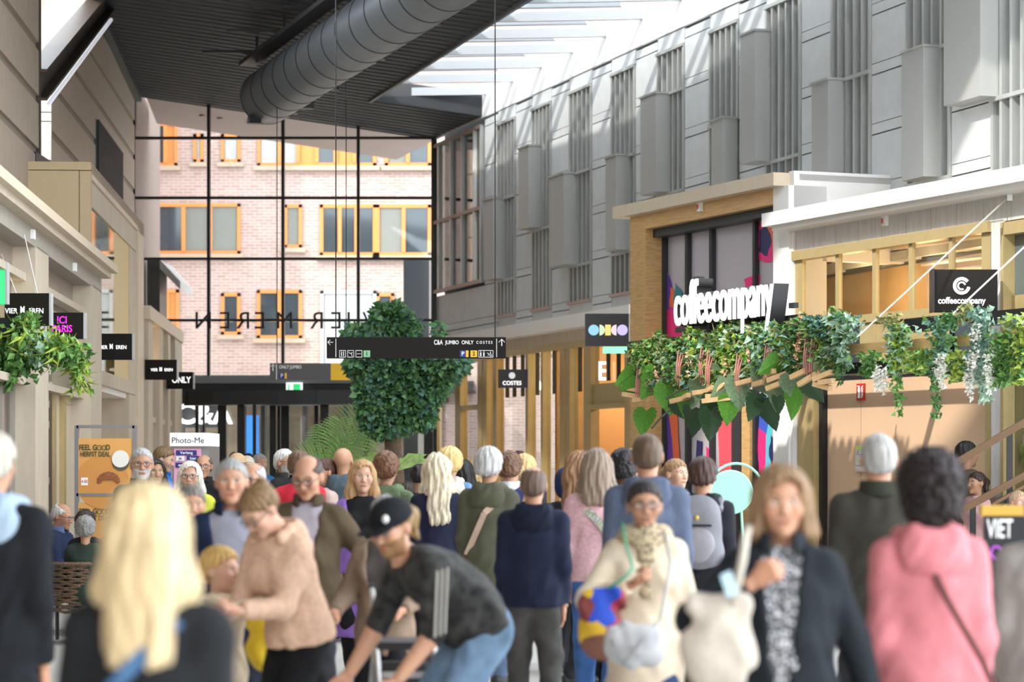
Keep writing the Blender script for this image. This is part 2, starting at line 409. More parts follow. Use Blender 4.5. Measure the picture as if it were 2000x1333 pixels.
def cloth(c, kind='plain'):
    key = 'cloth_%s_%d_%d_%d' % ((kind,)+tuple(int(x*255) for x in c))
    if key in MATS: return MATS[key]
    if kind == 'fleece': return mat(key, c, .95, noise=.18, nscale=45, bump=.8, bscale=120, spec=.1)
    if kind == 'shiny': return mat(key, c, .38, noise=.12, nscale=6, bump=.25, bscale=30, spec=.5)
    if kind == 'denim': return mat(key, c, .85, noise=.4, nscale=7, bump=.3, bscale=200, spec=.15)
    if kind == 'camo': return mat(key, c, .7, noise=.9, nscale=16, bump=.2, bscale=60, spec=.2, col2=(.055, .055, .05))
    m = mat(key, c, .82, noise=.14, nscale=9, bump=.3, bscale=90, spec=.18)
    if kind in ('check', 'stripe', 'print'):
        nt = m.node_tree; N = nt.nodes; L = nt.links; b = N['Principled BSDF']
        tc = N.new('ShaderNodeTexCoord')
        mx = N.new('ShaderNodeMix'); mx.data_type = 'RGBA'; mx.inputs[6].default_value = (*c, 1); mx.inputs[7].default_value = (.6, .6, .62, 1) if sum(c) < .9 else (.06, .05, .05, 1)
        if kind == 'print':
            t = N.new('ShaderNodeTexVoronoi'); t.inputs['Scale'].default_value = 55; L.new(tc.outputs['Object'], t.inputs['Vector'])
            r = N.new('ShaderNodeMath'); r.operation = 'LESS_THAN'; r.inputs[1].default_value = .38; L.new(t.outputs[0], r.inputs[0]); L.new(r.outputs[0], mx.inputs[0])
        else:
            ws = []
            for dr in (('Z',) if kind == 'stripe' else ('Z', 'X')):
                t = N.new('ShaderNodeTexWave'); t.bands_direction = dr; t.inputs['Scale'].default_value = 7 if kind == 'stripe' else 9; L.new(tc.outputs['Object'], t.inputs['Vector'])
                r = N.new('ShaderNodeMath'); r.operation = 'GREATER_THAN'; r.inputs[1].default_value = .68; L.new(t.outputs[1], r.inputs[0]); ws.append(r)
            if len(ws) == 2:
                a = N.new('ShaderNodeMath'); a.operation = 'MAXIMUM'; L.new(ws[0].outputs[0], a.inputs[0]); L.new(ws[1].outputs[0], a.inputs[1]); ws = [a]
            L.new(ws[0].outputs[0], mx.inputs[0])
        L.new(mx.outputs[2], b.inputs['Base Color'])
    return m
SKIN = {'fair': (.50, .265, .165), 'pale': (.57, .33, .23), 'tan': (.40, .215, .13), 'brown': (.26, .13, .08), 'dark': (.10, .05, .035)}
NP = [0]
def person(px, top, Y, yaw, label, sex='m', skin='fair', hair='short', hc=(.2, .12, .06), brow=None, beard=None, jacket=(.05, .05, .06), jkind='plain', hem=.46, flare=1.0,
           open_=0, shirt=None, skind='plain', collar=None, hood=None, legs=(.03, .03, .035), lkind='denim', shoes=(.03, .03, .03), build=1, bend=0, head=(0, 0, 0),
           la=None, ra=None, lh='relax', rh='relax', stride=.12, glasses=False, short_sleeve=False, sit=False, scarf=None, cap=None, H=None, hairlen=.26, vol=.014, fine=None, lift=0, bare=None, hv=None, crouch=0, rpole=(-.25, 1, -.2), lpole=(.25, 1, -.2)):
    """px, top: frame column of the head and row of its crown; Y: distance; yaw 0 faces the camera. Local axes: -Y forward, +X the person's left."""
    NP[0] += 1; seed = NP[0]; sx = 1 if sex == 'm' else .93
    kid = sex == 'k'
    if H is None: H = H0+(HY-top)/F*Y-lift
    X = (px-CX)/F*Y
    root = thing('person', (X, Y, lift), label, 'person'); root.rotation_euler = (0, 0, math.radians(yaw))
    Wd = wl(root)
    g = max(.011, .0062+.00062*Y); skc = SKIN[skin] if isinstance(skin, str) else skin
    tl = lambda a: np.array((0, -math.sin(a), math.cos(a)))
    hipz = (.53 if not sit else .285)*H-crouch*H
    pel = np.array((0, math.sin(bend)*.13*H, hipz)); up1 = tl(bend*.55); up2 = tl(bend); fw = np.array((0, -math.cos(bend), -math.sin(bend))); fw1 = np.array((0, -math.cos(bend*.55), -math.sin(bend*.55)))
    wai = pel+up1*.095*H; che = wai+up2*.105*H; nb = che+up2*.095*H
    hp, hy, hr = head; ha = bend*.7+hp; hcn = nb+tl(bend*.8+hp*.3)*.032*H+tl(ha)*.064*H
    shw = (.091 if sex == 'm' else .082)*H*(.5+.5*build)
    SL = che+up2*.056*H+np.array((shw, 0, 0)); SR = che+up2*.056*H-np.array((shw, 0, 0))
    l1, l2 = .172*H, .150*H
    if bend or sit: off = np.array((0, 0, 0))
    # hand targets are given in units of H relative to the shoulder
    la = np.array(la if la is not None else (.016, -.03, -.315))*H; ra = np.array(ra if ra is not None else (-.016, -.02, -.316))*H
    EL, HL = ik(SL, SL+la, l1, l2, lpole); ER, HR = ik(SR, SR+ra, l1, l2, rpole)
    hx = .052*H*sx
    if sit:
        fl = np.array((hx*1.3, -.30*H, .045*H)); fr = np.array((-hx*1.3, -.27*H, .045*H))
    else:
        fl = np.array((hx*1.05, -stride*H*.5, .045*H)); fr = np.array((-hx*1.05, stride*H*.5, .045*H))
        if stride > .05: fr[2] += .02*H
    KL, AL = ik(pel+(hx, 0, -.01*H), fl, .25*H, .245*H, (.12, -1, .1)); KR, AR = ik(pel+(-hx, 0, -.01*H), fr, .25*H, .245*H, (-.12, -1, .1))
    X1 = np.array((1., 0, 0)); b = build
    def torso(s, e, k=.05, kf=1.42, bust=True):
        s.rc(pel+up1*(.025*H if e < 0 else -.01*H), wai, (.088 if e > 0 else .074)*H*b*(1 if sex == 'm' else 1.03)+e, .080*H*b*sx+e, k, flat=(fw1, kf))
        s.rc(wai, che, .080*H*b*sx+e, .092*H*(.4+.6*b)*sx+e, k, flat=(fw, kf))
        s.rc(che, nb-up2*.01*H, .092*H*(.4+.6*b)*sx+e, .030*H+e, k, flat=(fw, kf))
        [s.rc(che+up2*.07*H+X1*q*.03*H, (SL if q > 0 else SR)-X1*q*.01*H, .034*H+e, .030*H+e, k) for q in (-1, 1)]
        if b > 1.02: s.ell(wai+fw*.035*H*b, np.array((.075, .06, .085))*H*b+e, k)
        if sex == 'f' and bust:
            for q in (-1, 1): s.ell(che+fw*.052*H+X1*q*.042*H-up2*.012*H, np.array((.042, .034, .040))*H+e, k)
    def arm(s, S, E, T, e, k=.035, full=True, frac=1.):
        s.rc(S, E, .036*H*(.5+.5*b)+e, .029*H+e, k)
        if full: s.rc(E, E+(T-E)*frac, .029*H+e, .0185*H+e*1.0, k)
    # ------ body with head and hands: one mesh
    s = SDF(); torso(s, -.006)
    for S, E, T in ((SL, EL, HL), (SR, ER, HR)): arm(s, S, E, T, -.002, .02)
    for hq, K, A in ((hx, KL, AL), (-hx, KR, AR)):
        s.rc(pel+(hq*.75, 0, -.01*H), K, .045*H, .032*H, .03); s.rc(K, A, .032*H, .022*H, .02)
    V, Q = s.mesh(.024 if bare is None else .016)
    Vs = [V]; Qs = [Q]; Cs = [np.tile(skc, (len(V), 1))]
    kd = 'k' if kid else sex
    hs = .137*H/.23*(1.22 if kid else 1.0)*(1.04 if Y > 18 else 1.0)
    hfine = fine or (.0055 if Y < 24 else .0075)
    hV, hQ = head_template(kd, hfine)
    R = rotm(ha, 0, 0) @ rotm(0, hr, 0) @ rotm(0, 0, hy) if True else None
    R = rotm(0, 0, hy) @ rotm(ha, 0, 0) @ rotm(0, hr, 0)
    brow = brow if brow is not None else tuple(c*.6 for c in hc)
    hC = head_colors(hV, skc, brow, beard)
    n0 = len(Vs[0]); Vs.append(hV*hs @ R.T+hcn); Qs.append(hQ+n0); Cs.append(hC); n0 += len(hV)
    for q, E, T, kind in ((1, EL, HL, lh), (-1, ER, HR, rh)):
        tV, tQ = hand_template(kind); d = nrm(T-E); th = nrm(np.array((0, -1, 0.2))-d*(np.array((0, -1, .2))@d))
        if hv is not None: th = nrm(np.array(hv)-d*(np.array(hv)@d))
        zz = -d; yy = -th; xx = np.cross(yy, zz)
        tv = tV.copy(); 
        if q < 0: tv[:, 0] *= -1; tQ = tQ[:, ::-1]
        M = np.stack([xx, yy, zz], 1); Vs.append((tv*H/1.72) @ M.T+T+d*.0); Qs.append(tQ+n0); Cs.append(np.tile(np.array(skc)*(1, .92, .9), (len(tv), 1))); n0 += len(tv)
    arr_obj('body', np.concatenate(Vs), np.concatenate(Qs), mat('skin', (.6, .4, .3), .5, vcol='Col', noise=.08, nscale=60, spec=.35), root, Wd, vcol=np.concatenate(Cs))
    # ------ hair / cap
    if hair and hair != 'bald':
        v, q = hair_mesh(hair, .0075 if Y < 20 else .0095, seed, hairlen, vol)
        arr_obj('hair', v*hs @ R.T+hcn, q, hairmat(hc), root, Wd)
    if cap:
        s = SDF(); kindc, cc = cap
        if kindc == 'cap':
            s.ell((0, .010, .045), (.094, .112, .092), .01); s.fn(lambda P: .030-P[..., 2]+.10*P[..., 1], 'i', .006)
            s.rc((-.035, -.10, .035), (.035, -.10, .035), .052, k=.01, flat=((0, 0, 1), 7))
            s.rc((-.03, -.14, .030), (.03, -.14, .030), .045, k=.02, flat=((0, 0, 1), 7))
        elif kindc == 'hat':
            s.ell((0, .010, .060), (.090, .108, .085), .01); s.rc((0, .01, .045), (0, .012, .045), .15, k=.01, flat=((0, 0, 1), 14)); s.fn(lambda P: .03-P[..., 2], 'i', .005)
        else:
            s.ell((0, .014, .036), (.092, .112, .102), .01); s.ell((0, .045, -.03), (.086, .085, .09), .03); s.fn(lambda P: np.maximum(np.maximum(np.abs(P[..., 0])-.07, P[..., 1]+.035), P[..., 2]-.062), 's', .01)
        v, q = s.mesh(.007); arr_obj('cap' if kindc != 'hat' else 'hat', v*hs @ R.T+hcn, q, cloth(cc), root, Wd)
    if glasses:
        mb = MB()
        for q in (-1, 1):
            mb.tube([(q*.031+.023*math.cos(t), -.104+.006*abs(math.cos(t)), .004+.018*math.sin(t)) for t in [i*math.pi/7 for i in range(15)]], .0022, 5, False)
            mb.tube([(q*.054, -.100, .008), (q*.076, -.05, .010), (q*.082, .012, .008)], .0022, 5)
        mb.tube([(-.008, -.106, .008), (0, -.109, .010), (.008, -.106, .008)], .002, 5)
        v = np.array([tuple(p) for p in mb.v])*hs @ R.T+hcn
        o = MB(); o.v = [tuple(p+np.array(Wd)) for p in v]; o.f = mb.f; o.build('glasses', mat('spectacle_frame', (.03, .025, .025), .3), root)
    # ------ shirt
    if shirt is not None:
        s = SDF(); torso(s, .008); s.fn(lambda P: (P-(nb+up2*.012*H)) @ up2, 'i', .01); s.fn(folds(.003, .05, seed+3), 'n')
        v, q = s.mesh(g*1.1); arr_obj('shirt', v, q, cloth(shirt, skind), root, Wd)
    # ------ jacket
    if jacket is not None:
        e = .013+.004*b; s = SDF(); torso(s, e, .06)
        hemv = hem*H
        if hipz-hemv > .02*H or hem < .5:
            dn = -up1 if not sit else np.array((0, -.6, -.5))
            end = pel+dn*max(.02, (hipz-hemv)+.06)
            if sit: end = pel+np.array((0, -.10*H, -.02*H))
            s.rc(pel, end, .096*H*b+e, .096*H*b*flare+e, .05, flat=(fw1, 1.12))
        s.fn(folds(.006, .055, seed), 'n')
        if not sit: s.fn(lambda P: (pel-up1*(hipz-hemv)-P) @ up1, 'i', .006)
        for S, E, T in ((SL, EL, HL), (SR, ER, HR)):
            s.rc(S, E, .034*H*(.5+.5*b)+e*.5, .029*H+e*.5, .035)
            if not short_sleeve:
                Tw = E+(T-E)*.97; s.rc(E, Tw, .029*H+e*.5, .022*H+e*.45, .03)
        s.fn(folds(.003, .04, seed+1), 'n')
        for E, T in ((EL, HL), (ER, HR)):
            d = nrm(T-E)
            if not short_sleeve: s.fn(lambda P, T=T, d=d: np.maximum(np.linalg.norm(P-T, axis=-1)-.05*H, -((P-T+d*.012*H) @ d)), 's', .008)
            else: s.fn(lambda P, E=E, d=d, T=T: np.maximum(np.linalg.norm(P-E-(T-E)*.5, axis=-1)-.16*H, -((P-E-d*.03*H) @ d)), 's', .008)
        s.fn(lambda P: (P-(nb+up2*.016*H)) @ up2, 'i', .012)
        s.rc(nb+up2*.028*H, nb+up2*.09*H, .034*H, .040*H, .01, op='s')
        if open_:
            def wedge(P):
                r = P-pel; zz = (r @ up2)/H; ff = r @ fw; w = open_*H*(.35+1.0*np.clip(zz/.28, -.8, 1.1))
                return np.maximum(np.abs(P[..., 0])-np.maximum(w, .012*H), .015*H-ff)
            s.fn(wedge, 's', .012)
        v, q = s.mesh(g)
        jk = arr_obj('jacket' if hem > .4 else 'coat', v, q, cloth(jacket, jkind), root, Wd)
        # collar, hood
        if collar is not None:
            s = SDF(); s.rc(nb+up2*.004*H, nb+up2*.035*H, .050*H+.012, .046*H+.012, .01, flat=(fw, 1.0)); s.rc(nb-up2*.05*H, nb+up2*.1*H, .042*H, .042*H, .01, op='s')
            s.fn(lambda P: np.maximum(np.abs(P[..., 0])-.022*H, -((P-nb) @ fw)), 's', .008)
            s.fn(lambda P: np.abs((P-nb-up2*.016*H) @ up2)-.024*H, 'i', .008)
            v, q = s.mesh(min(g, .013)); arr_obj('collar', v, q, cloth(collar, 'plain'), jk, Wd)
        if hood is not None:
            s = SDF(); c0 = nb-fw*.045*H-up2*.012*H
            s.ell(c0-up2*.020*H, np.array((.078, .042, .066))*H, .03)
            for q in (-1, 1): s.rc(c0+up2*.02*H+X1*q*.035*H, nb+up2*.008*H+X1*q*.055*H+fw*.03*H, .028*H, .020*H, .03)
            s.ell(c0+up2*.035*H+fw*.010*H, np.array((.045, .022, .04))*H, .02, op='s'); s.rc(nb-up2*.05*H, nb+up2*.1*H, .036*H, .040*H, .01, op='s'); s.fn(folds(.005, .03, seed+9), 'n')
            v, q = s.mesh(min(g, .014)); arr_obj('hood', v, q, cloth(hood, jkind), jk, Wd)
    if scarf is not None:
        s = SDF(); 
        for i in range(12):
            a0 = i*math.pi/6; a1 = a0+math.pi/6
            pt = lambda a: nb+up2*.012*H+np.array((math.cos(a)*.052*H, 0, 0))+fw*math.sin(a)*.05*H+up2*.006*H*math.sin(2*a)
            s.rc(pt(a0), pt(a1), .026*H, k=.02)
        s.rc(nb+fw*.055*H, che+fw*.085*H-up2*.05*H, .030*H, .022*H, .02, flat=(fw, 1.5)); s.fn(folds(.006, .025, seed+5), 'n')
        v, q = s.mesh(min(g, .013)); arr_obj('scarf', v, q, cloth(scarf, 'print' if sum(scarf) > 1 else 'plain'), root, Wd)
    # ------ trousers and shoes
    s = SDF(); e = .012
    s.rc(pel-(hx*.45, 0, 0), pel+(hx*.45, 0, 0), .058*H*b+e, k=.03); s.rc(pel, pel+up1*.05*H, .073*H*b+e, .072*H*b+e, .04, flat=(fw1, 1.4))
    for hq, K, A in ((hx, KL, AL), (-hx, KR, AR)):
        s.rc(pel+(hq*.75, 0, -.02*H), K, .051*H*b+e, .038*H+e, .03); s.rc(K, A, .038*H+e, .028*H+e, .03)
    s.fn(folds(.005, .05, seed+7), 'n')
    v, q = s.mesh(max(g, .013)); arr_obj('trousers', v, q, cloth(legs, lkind), root, Wd)
    for K, A in ((KL, AL), (KR, AR)):
        s = SDF(); hee = np.array((A[0], A[1]+.02*H, A[2]-.020*H)); toe = np.array((A[0]*1.15, A[1]-.095*H, A[2]-.026*H))
        s.rc(hee, toe, .026*H, .021*H, .02); s.rc((A[0], A[1], A[2]+.02*H), (A[0], A[1]-.03*H, A[2]), .024*H, .024*H, .02)
        zf = A[2]-.045*H; s.fn(lambda P: zf-P[..., 2]+.002, 'i', .004)
        v, q = s.mesh(.013); arr_obj('shoe', v, q, mat('shoe_%d_%d_%d' % tuple(int(c*255) for c in shoes), shoes, .5), root, Wd)
    M = Matrix.Rotation(math.radians(yaw), 4, 'Z'); M.translation = (X, Y, lift)
    J = dict(SL=SL, SR=SR, EL=EL, ER=ER, HL=HL, HR=HR, pel=pel, che=che, nb=nb, head=hcn, wai=wai, up=up2, fw=fw, H=H, M=M, hs=hs, R=R)
    J['w'] = lambda k, off=(0, 0, 0): M @ Vector(tuple(J[k]+np.array(off)))
    J['l'] = lambda p: M @ Vector(tuple(p))
    return root, J
# ---------------------------------------------------------------- materials
M_floor = mat('floor_tile', (.66, .64, .60), .22, noise=.06, nscale=3, spec=.5); M_joint = mat('floor_joint', (.42, .40, .37), .8)
M_ceil = mat('ceiling_boards', (.030, .033, .039), .6, noise=.15, nscale=2)
M_grey = mat('grey_cladding', (.56, .58, .58), .5, noise=.06, nscale=4, spec=.4); M_greyd = mat('grey_joint', (.09, .10, .105), .7)
M_fin = mat('grey_fin', (.47, .48, .46), .38, metal=.35, noise=.1, nscale=6, stretch=(1, 1, .3)); M_bay = mat('grey_bay', (.42, .42, .40), .45, metal=.2)
M_glazed = mat('window_glazing', (.10, .13, .13), .08, spec=.8)
M_beige = mat('beige_cladding', (.43, .355, .275), .55, noise=.08, nscale=5); M_beiged = mat('beige_band', (.25, .205, .16), .6)
M_stone = mat('pale_stone', (.56, .48, .37), .6, noise=.1, nscale=7, stretch=(1, 1, .3), bump=.1); M_stoned = mat('grey_wash_wood', (.40, .36, .31), .7, noise=.15, nscale=5, stretch=(6, 6, .6), bump=.2)
M_cream = mat('cream_panel', (.66, .55, .41), .5, noise=.04); M_tan = mat('tan_side_panel', (.48, .365, .22), .55, noise=.05, nscale=60)
M_white = mat('white_panel', (.82, .80, .77), .5); M_wash = mat('white_wash_wood', (.62, .60, .58), .7, noise=.12, nscale=5, stretch=(5, 5, .5))
M_gold = mat('bronze_metal', (.47, .36, .17), .42, metal=.25, noise=.06); M_oak = mat('oak', (.60, .37, .15), .5, noise=.25, nscale=3, stretch=(2, 2, 14), bump=.1); M_oakh = mat('oak_board', (.60, .37, .15), .5, noise=.25, nscale=3, stretch=(1, 1, 22), bump=.1)
M_black = mat('black_metal', (.012, .012, .014), .4); M_dark = mat('charcoal_metal', (.03, .03, .033), .5); M_sign = mat('sign_black', (.016, .013, .011), .75, spec=.15); M_steel = mat('steel', (.55, .55, .55), .3, metal=.9)
M_brown = mat('brown_steel_beam', (.05, .036, .025), .5); M_slate = mat('slate_blue_panel', (.025, .032, .045), .35)
M_lit = mat('white_sign_light', (1, 1, 1), .5, emit=.45); M_txt = mat('white_print', (.9, .9, .88), .6); M_green = mat('green_sign_light', (.05, .70, .20), .5, emit=.35)
M_tanw = mat('tan_wall', (.62, .42, .27), .55, noise=.04, nscale=2); M_orange = mat('orange_window_frame', (.60, .20, .05), .5)
M_glass = glass('clear_glass', (.95, .97, .96), .07); M_gref = glass('reflecting_glass', (.55, .6, .58), .30); M_gdoor = glass('shop_glass', (.86, .88, .86), .10)
M_warm = mat('warm_interior', (.62, .42, .22), .7, noise=.1, nscale=2); M_lampw = mat('lamp_glow', (1, .78, .45), .5, emit=6)
def struct(o, label, cat='structure'): return tag(o, label, cat, kind='structure')
def root(name, loc, label, cat, kind=None, group=None): return thing(name, loc, label, cat, group, kind)
# ---------------------------------------------------------------- floor
fl = struct(MB().box(-14, 16, -3, 78, -.3, -.012).build('floor', M_joint), 'pale tiled mall floor running under the crowd', 'floor')
tile = None
for i in range(-4, 5):
    for j in range(12):
        x, y = i*1.2, 18.6+j*1.5
        if tile is None: tile = MB().box(-.592, .592, -.742, .742, -.012, 0).build('floor_tile', M_floor, fl, world=(x, y, 0))
        else: copy_mesh(tile, 'floor_tile', fl, (x, y, 0))
ft = MB(); ft.box(-14, 16, -3, 17.85, -.012, -.002); ft.box(-14, 16, 35.85, 78, -.012, -.002); ft.box(-14, -5.4, 17.85, 35.85, -.012, -.002); ft.box(5.4, 16, 17.85, 35.85, -.012, -.002)
ft.build('floor_field', M_floor, fl)
# ---------------------------------------------------------------- ceiling, skylight
def cz(x, y): return 10.85-.1453*x-.0444*y
poly = [(5.2, 28), (-4.48-.0658*28, 28), (-4.48-.0658*55.2, 55.2), (15.18-.306*55.2, 55.2), (15.18-.306*51.5, 51.5), (-2.86, 51.5), (.324, 40.5), (3.6, 34)]
ce = struct(MB().prism([(x, y, cz(x, y)) for x, y in poly], (0, 0, .45)).build('ceiling', M_ceil), 'dark grey sloping ceiling of narrow boards above the hall', 'ceiling')
MB().prism([(x, y, cz(x, y)) for x, y in ((4.5, -5), (-4.48+.0658*5, -5), (-4.48-.0658*21.5, 21.5), (4.5, 21.5))], (0, 0, .45)).build('near_ceiling', M_ceil, ce)  # unseen part shading the foreground; gap added to let sun onto coffee front
mb = MB()
for k in range(70):      # dark gaps between the ceiling boards
    y = 31+k*.35
    xl = -4.48-.0658*y+.02; xr = (.324+.289*(40.5-y)) if y < 51.4 else 15.18-.306*y
    mb.bar((xl, y, cz(xl, y)), (xr-.03, y, cz(xr, y)), .05, .02)
o = mb.build('board_joints', mat('ceiling_joint', (.045, .046, .050), .6), ce); o['kind'] = 'stuff'
MB().bar((-4.48-.0658*34+.06, 34, cz(-6.7, 34)-.05), (-4.48-.0658*55+.06, 55, cz(-8.1, 55)-.05), .16, .2).build('edge_beam', M_dark, ce)
MB().bar((2.3, 33, cz(2.3, 33)-.0), (-2.86, 51.5, cz(-2.86, 51.5)-.0), .06, .12).build('edge_trim', mat('ceiling_trim', (.12, .12, .125), .5), ce)
xo = struct(MB().prism([(-4.3-.0658*55.4, 55.4, cz(-8.1, 55.4)+.1), (-4.3-.0658*59, 59, cz(-8.3, 59)+.05), (15.4-.306*59, 59, cz(-2.6, 59)+.05), (15.4-.306*55.4, 55.4, cz(-1.6, 55.4)+.1)], (0, 0, .4)).build('roof_overhang', mat('pink_soffit', (.42, .33, .30), .6)), 'pale soffit of the roof overhang outside the glass wall', 'roof')
for i, (px, py) in enumerate([(508, 228), (487, 247), (395, 215), (430, 235)]):
    p = W(px, py, 57); MB().lathe((p.x, p.y, cz(p.x, 57)+.06), [(.07, 0), (.07, .03)], 10).build('downlight', mat('downlight_rim', (.35, .28, .24), .5), xo)
sk = struct(bpy.data.objects.new('skylight_roof', None), 'glazed skylight strip with steel beams and white netting by grey wall', 'skylight'); link(sk)
sk['kind'] = 'structure'
def edge(y): return .324+.289*(40.5-y)
def wallx(y): return 15.18-.306*y
for k in range(14):
    y = 51.2-k*1.75; MB().bar((edge(y)-.1, y+.5, 9.16), (wallx(y)+.2, y, 9.12), .07, .16).build('beam', mat('skylight_beam', (.33, .35, .37), .45), sk)
    MB().bar((edge(y)-.1, y-.35, 9.5), (wallx(y)+.2, y-.85, 9.46), .16, .10).build('rafter', mat('skylight_rafter', (.22, .24, .26), .5), sk)
    if k < 13:
        y2 = y-1.75; mbp = MB(); mbp.prism([(edge(y), y, 9.62), (wallx(y)+.3, y-.4, 9.62), (wallx(y2)+.3, y2-.4, 9.62), (edge(y2), y2, 9.62)], (0, 0, .02)); mbp.build('pane', mat('sky_glass', (.9, .92, .95), .6), sk)
        # sagging net between two beams
        V = []; Fq = []; nx, ny = 8, 8
        for a in range(nx+1):
            for b in range(ny+1):
                yy = y-1.75*b/ny; t = a/nx; sag = .22*math.sin(math.pi*b/ny)*(.35+.65*t)
                V.append((edge(yy)*(1-t)+wallx(yy)*t, yy+.5*(1-t), 9.06-sag*.45+(.03 if t == 1 else 0)))
        for a in range(nx):
            for b in range(ny): Fq.append((a*(ny+1)+b, (a+1)*(ny+1)+b, (a+1)*(ny+1)+b+1, a*(ny+1)+b+1))
        MB().add(V, Fq).build('net', None, sk, smooth=True).data.materials.append(MATS.get('net') or mat('net', (.9, .9, .9), .8))
for nm, fc in ((MATS['net'], .18), (MATS['sky_glass'], .12)):
    N = nm.node_tree.nodes; L = nm.node_tree.links; tr = N.new('ShaderNodeBsdfTransparent'); mx = N.new('ShaderNodeMixShader'); mx.inputs[0].default_value = fc
    L.new(tr.outputs[0], mx.inputs[1]); L.new(N['Principled BSDF'].outputs[0], mx.inputs[2]); L.new(mx.outputs[0], N['Material Output'].inputs[0])
# ---------------------------------------------------------------- right upper wall
wr = struct(planebox(RU, 'wall_right', M_greyd, None, 22, 55, 4.3, 9.14, -.35, -.21), 'grey panelled upper wall with tall slatted windows', 'wall')
RU.box(mb := MB(), 22, 55, 8.62, 9.14, -.03, .02); mb.build('top_band', M_white, wr)
wins = [(973, 1007), (1040, 1077), (1113, 1156), (1195, 1241), (1285, 1337), (1387, 1443), (1497, 1565), (1625, 1702), (1772, 1858), (1938, 2040)]
ZT, ZB = 8.36, 4.57
edges = [860]+[q for w in wins for q in w]+[2150]
rows = [4.45+.795*k for k in range(-1, 6)]
segs = [(edges[i], edges[i+1]) for i in range(0, len(edges)-1, 2)]
for pa, pb in segs:
    for k, z in enumerate(rows):
        za, zb = z+.150, min(z+.785, 8.60); zs = z+.01, z+.140
        if pa == 860:
            if z > 4.6: pa2 = 946
            else: pa2 = 852
        else: pa2 = pa
        for (u, v) in (zs, (za, zb)):
            u = max(u, 4.32)
            if v > u+.03: planexbox(RU, 'panel', M_grey, wr, pa2+.8, pb-.8, u, v, -.21, 0)
for pa, pb in wins:
    planexbox(RU, 'panel', M_grey, wr, pa, pb, 8.37, 8.60, -.04, 0); planexbox(RU, 'panel', M_grey, wr, pa, pb, 4.32, 4.56, -.04, 0)
brk = [(6.87, 5.27), (6.07,), (6.88, 5.23), (6.88, 5.27), (7.66, 6.05), (6.89,), (6.08,), (6.92,), (6.92, 5.27), (6.07,)]
bays = [(5.27, 6.87, -.12, .45), (6.07, 7.62, -.05, .5), (5.23, 6.88, -.35, .35), (5.27, 6.88, .35, .8), (6.05, 7.66, -.1, .5), (4.9, 6.89, .6, 1), (6.08, 8.0, -.3, .15), (4.6, 6.92, -.08, .35), (5.27, 6.92, .3, .8), (6.07, 8.3, -.6, .15)]
for i, (pa, pb) in enumerate(wins):
    ya, yb = RU.Y(pb), RU.Y(pa); c = RU.p((ya+yb)/2, ZB)
    w = struct(bpy.data.objects.new('window_%d' % (i+1), None), '%s tall slatted window counted from the glass end wall, in the grey wall' % ['first', 'second', 'third', 'fourth', 'fifth', 'sixth', 'seventh', 'eighth', 'ninth', 'tenth'][i], 'window'); link(w, None, c)
    RU.box(mb := MB(), ya, yb, ZB, ZT, -.20, -.10); mb.build('pane', M_glazed, w)
    cuts = [ZT]+list(brk[i])+[ZB]
    for a in range(len(cuts)-1):
        z1, z0 = cuts[a], cuts[a+1]
        RU.box(mb := MB(), ya, yb, z1-.05, z1, -.02, .05); mb.build('ledge', M_fin, w)
        for k in range(6):
            y = yb+(ya-yb)*k/5; d = .055*(yb-ya)/1.0
            y = min(max(y, ya+.03), yb-.03)
            A = RU.p(y-.012, z0+.02, -.02); mb = MB()
            RU.box(mb, y-.03, y+.03, z0, z1-.05, -.12, .025)
            mb.build('slat', M_fin, w)
    RU.box(mb := MB(), ya, yb, ZB-.05, ZB, -.02, .06); mb.build('ledge', mat('rust_ledge', (.42, .30, .25), .5), w)
    z0, z1, f0, f1 = bays[i]; y0, y1 = yb+(ya-yb)*f0, yb+(ya-yb)*f1
    RU.box(mb := MB(), y1, y0, z0, z1-.03, -.02, .26); by = mb.build('bay', M_bay, w)
    RU.box(mb := MB(), y1-.02, y0+.02, z1-.03, z1, -.02, .28); mb.build('bay_cap', M_fin, by)
    RU.box(mb := MB(), y0-.005, y0+.02, z0+.05, z1-.08, .03, .22); mb.build('bay_pane', M_glazed, by)
# reflecting corner windows at the far end of the grey wall
w = struct(bpy.data.objects.new('window_11', None), 'large reflecting corner window beside the glass end wall', 'window'); link(w, None, RU.p(53, 5))
pxs = [852, 861, 884, 906, 930, 943]
for a in range(5):
    planexbox(RU, 'pane', M_gref, w, pxs[a], pxs[a+1], 5.35, 8.42, -.02, .0)
    planexbox(RU, 'mullion', M_white if pxs[a+1] == 930 else M_fin, w, pxs[a+1]-1.2, pxs[a+1]+1.2, 5.3, 8.45, -.02, .06)
for z in (5.3, 6.78, 8.42): planexbox(RU, 'transom', mat('rust_ledge'), w, 852, 943, z, z+.07, -.02, .07)
planexbox(RU, 'backing', M_bay, w, 852, 943, 5.3, 8.5, -.30, -.25)
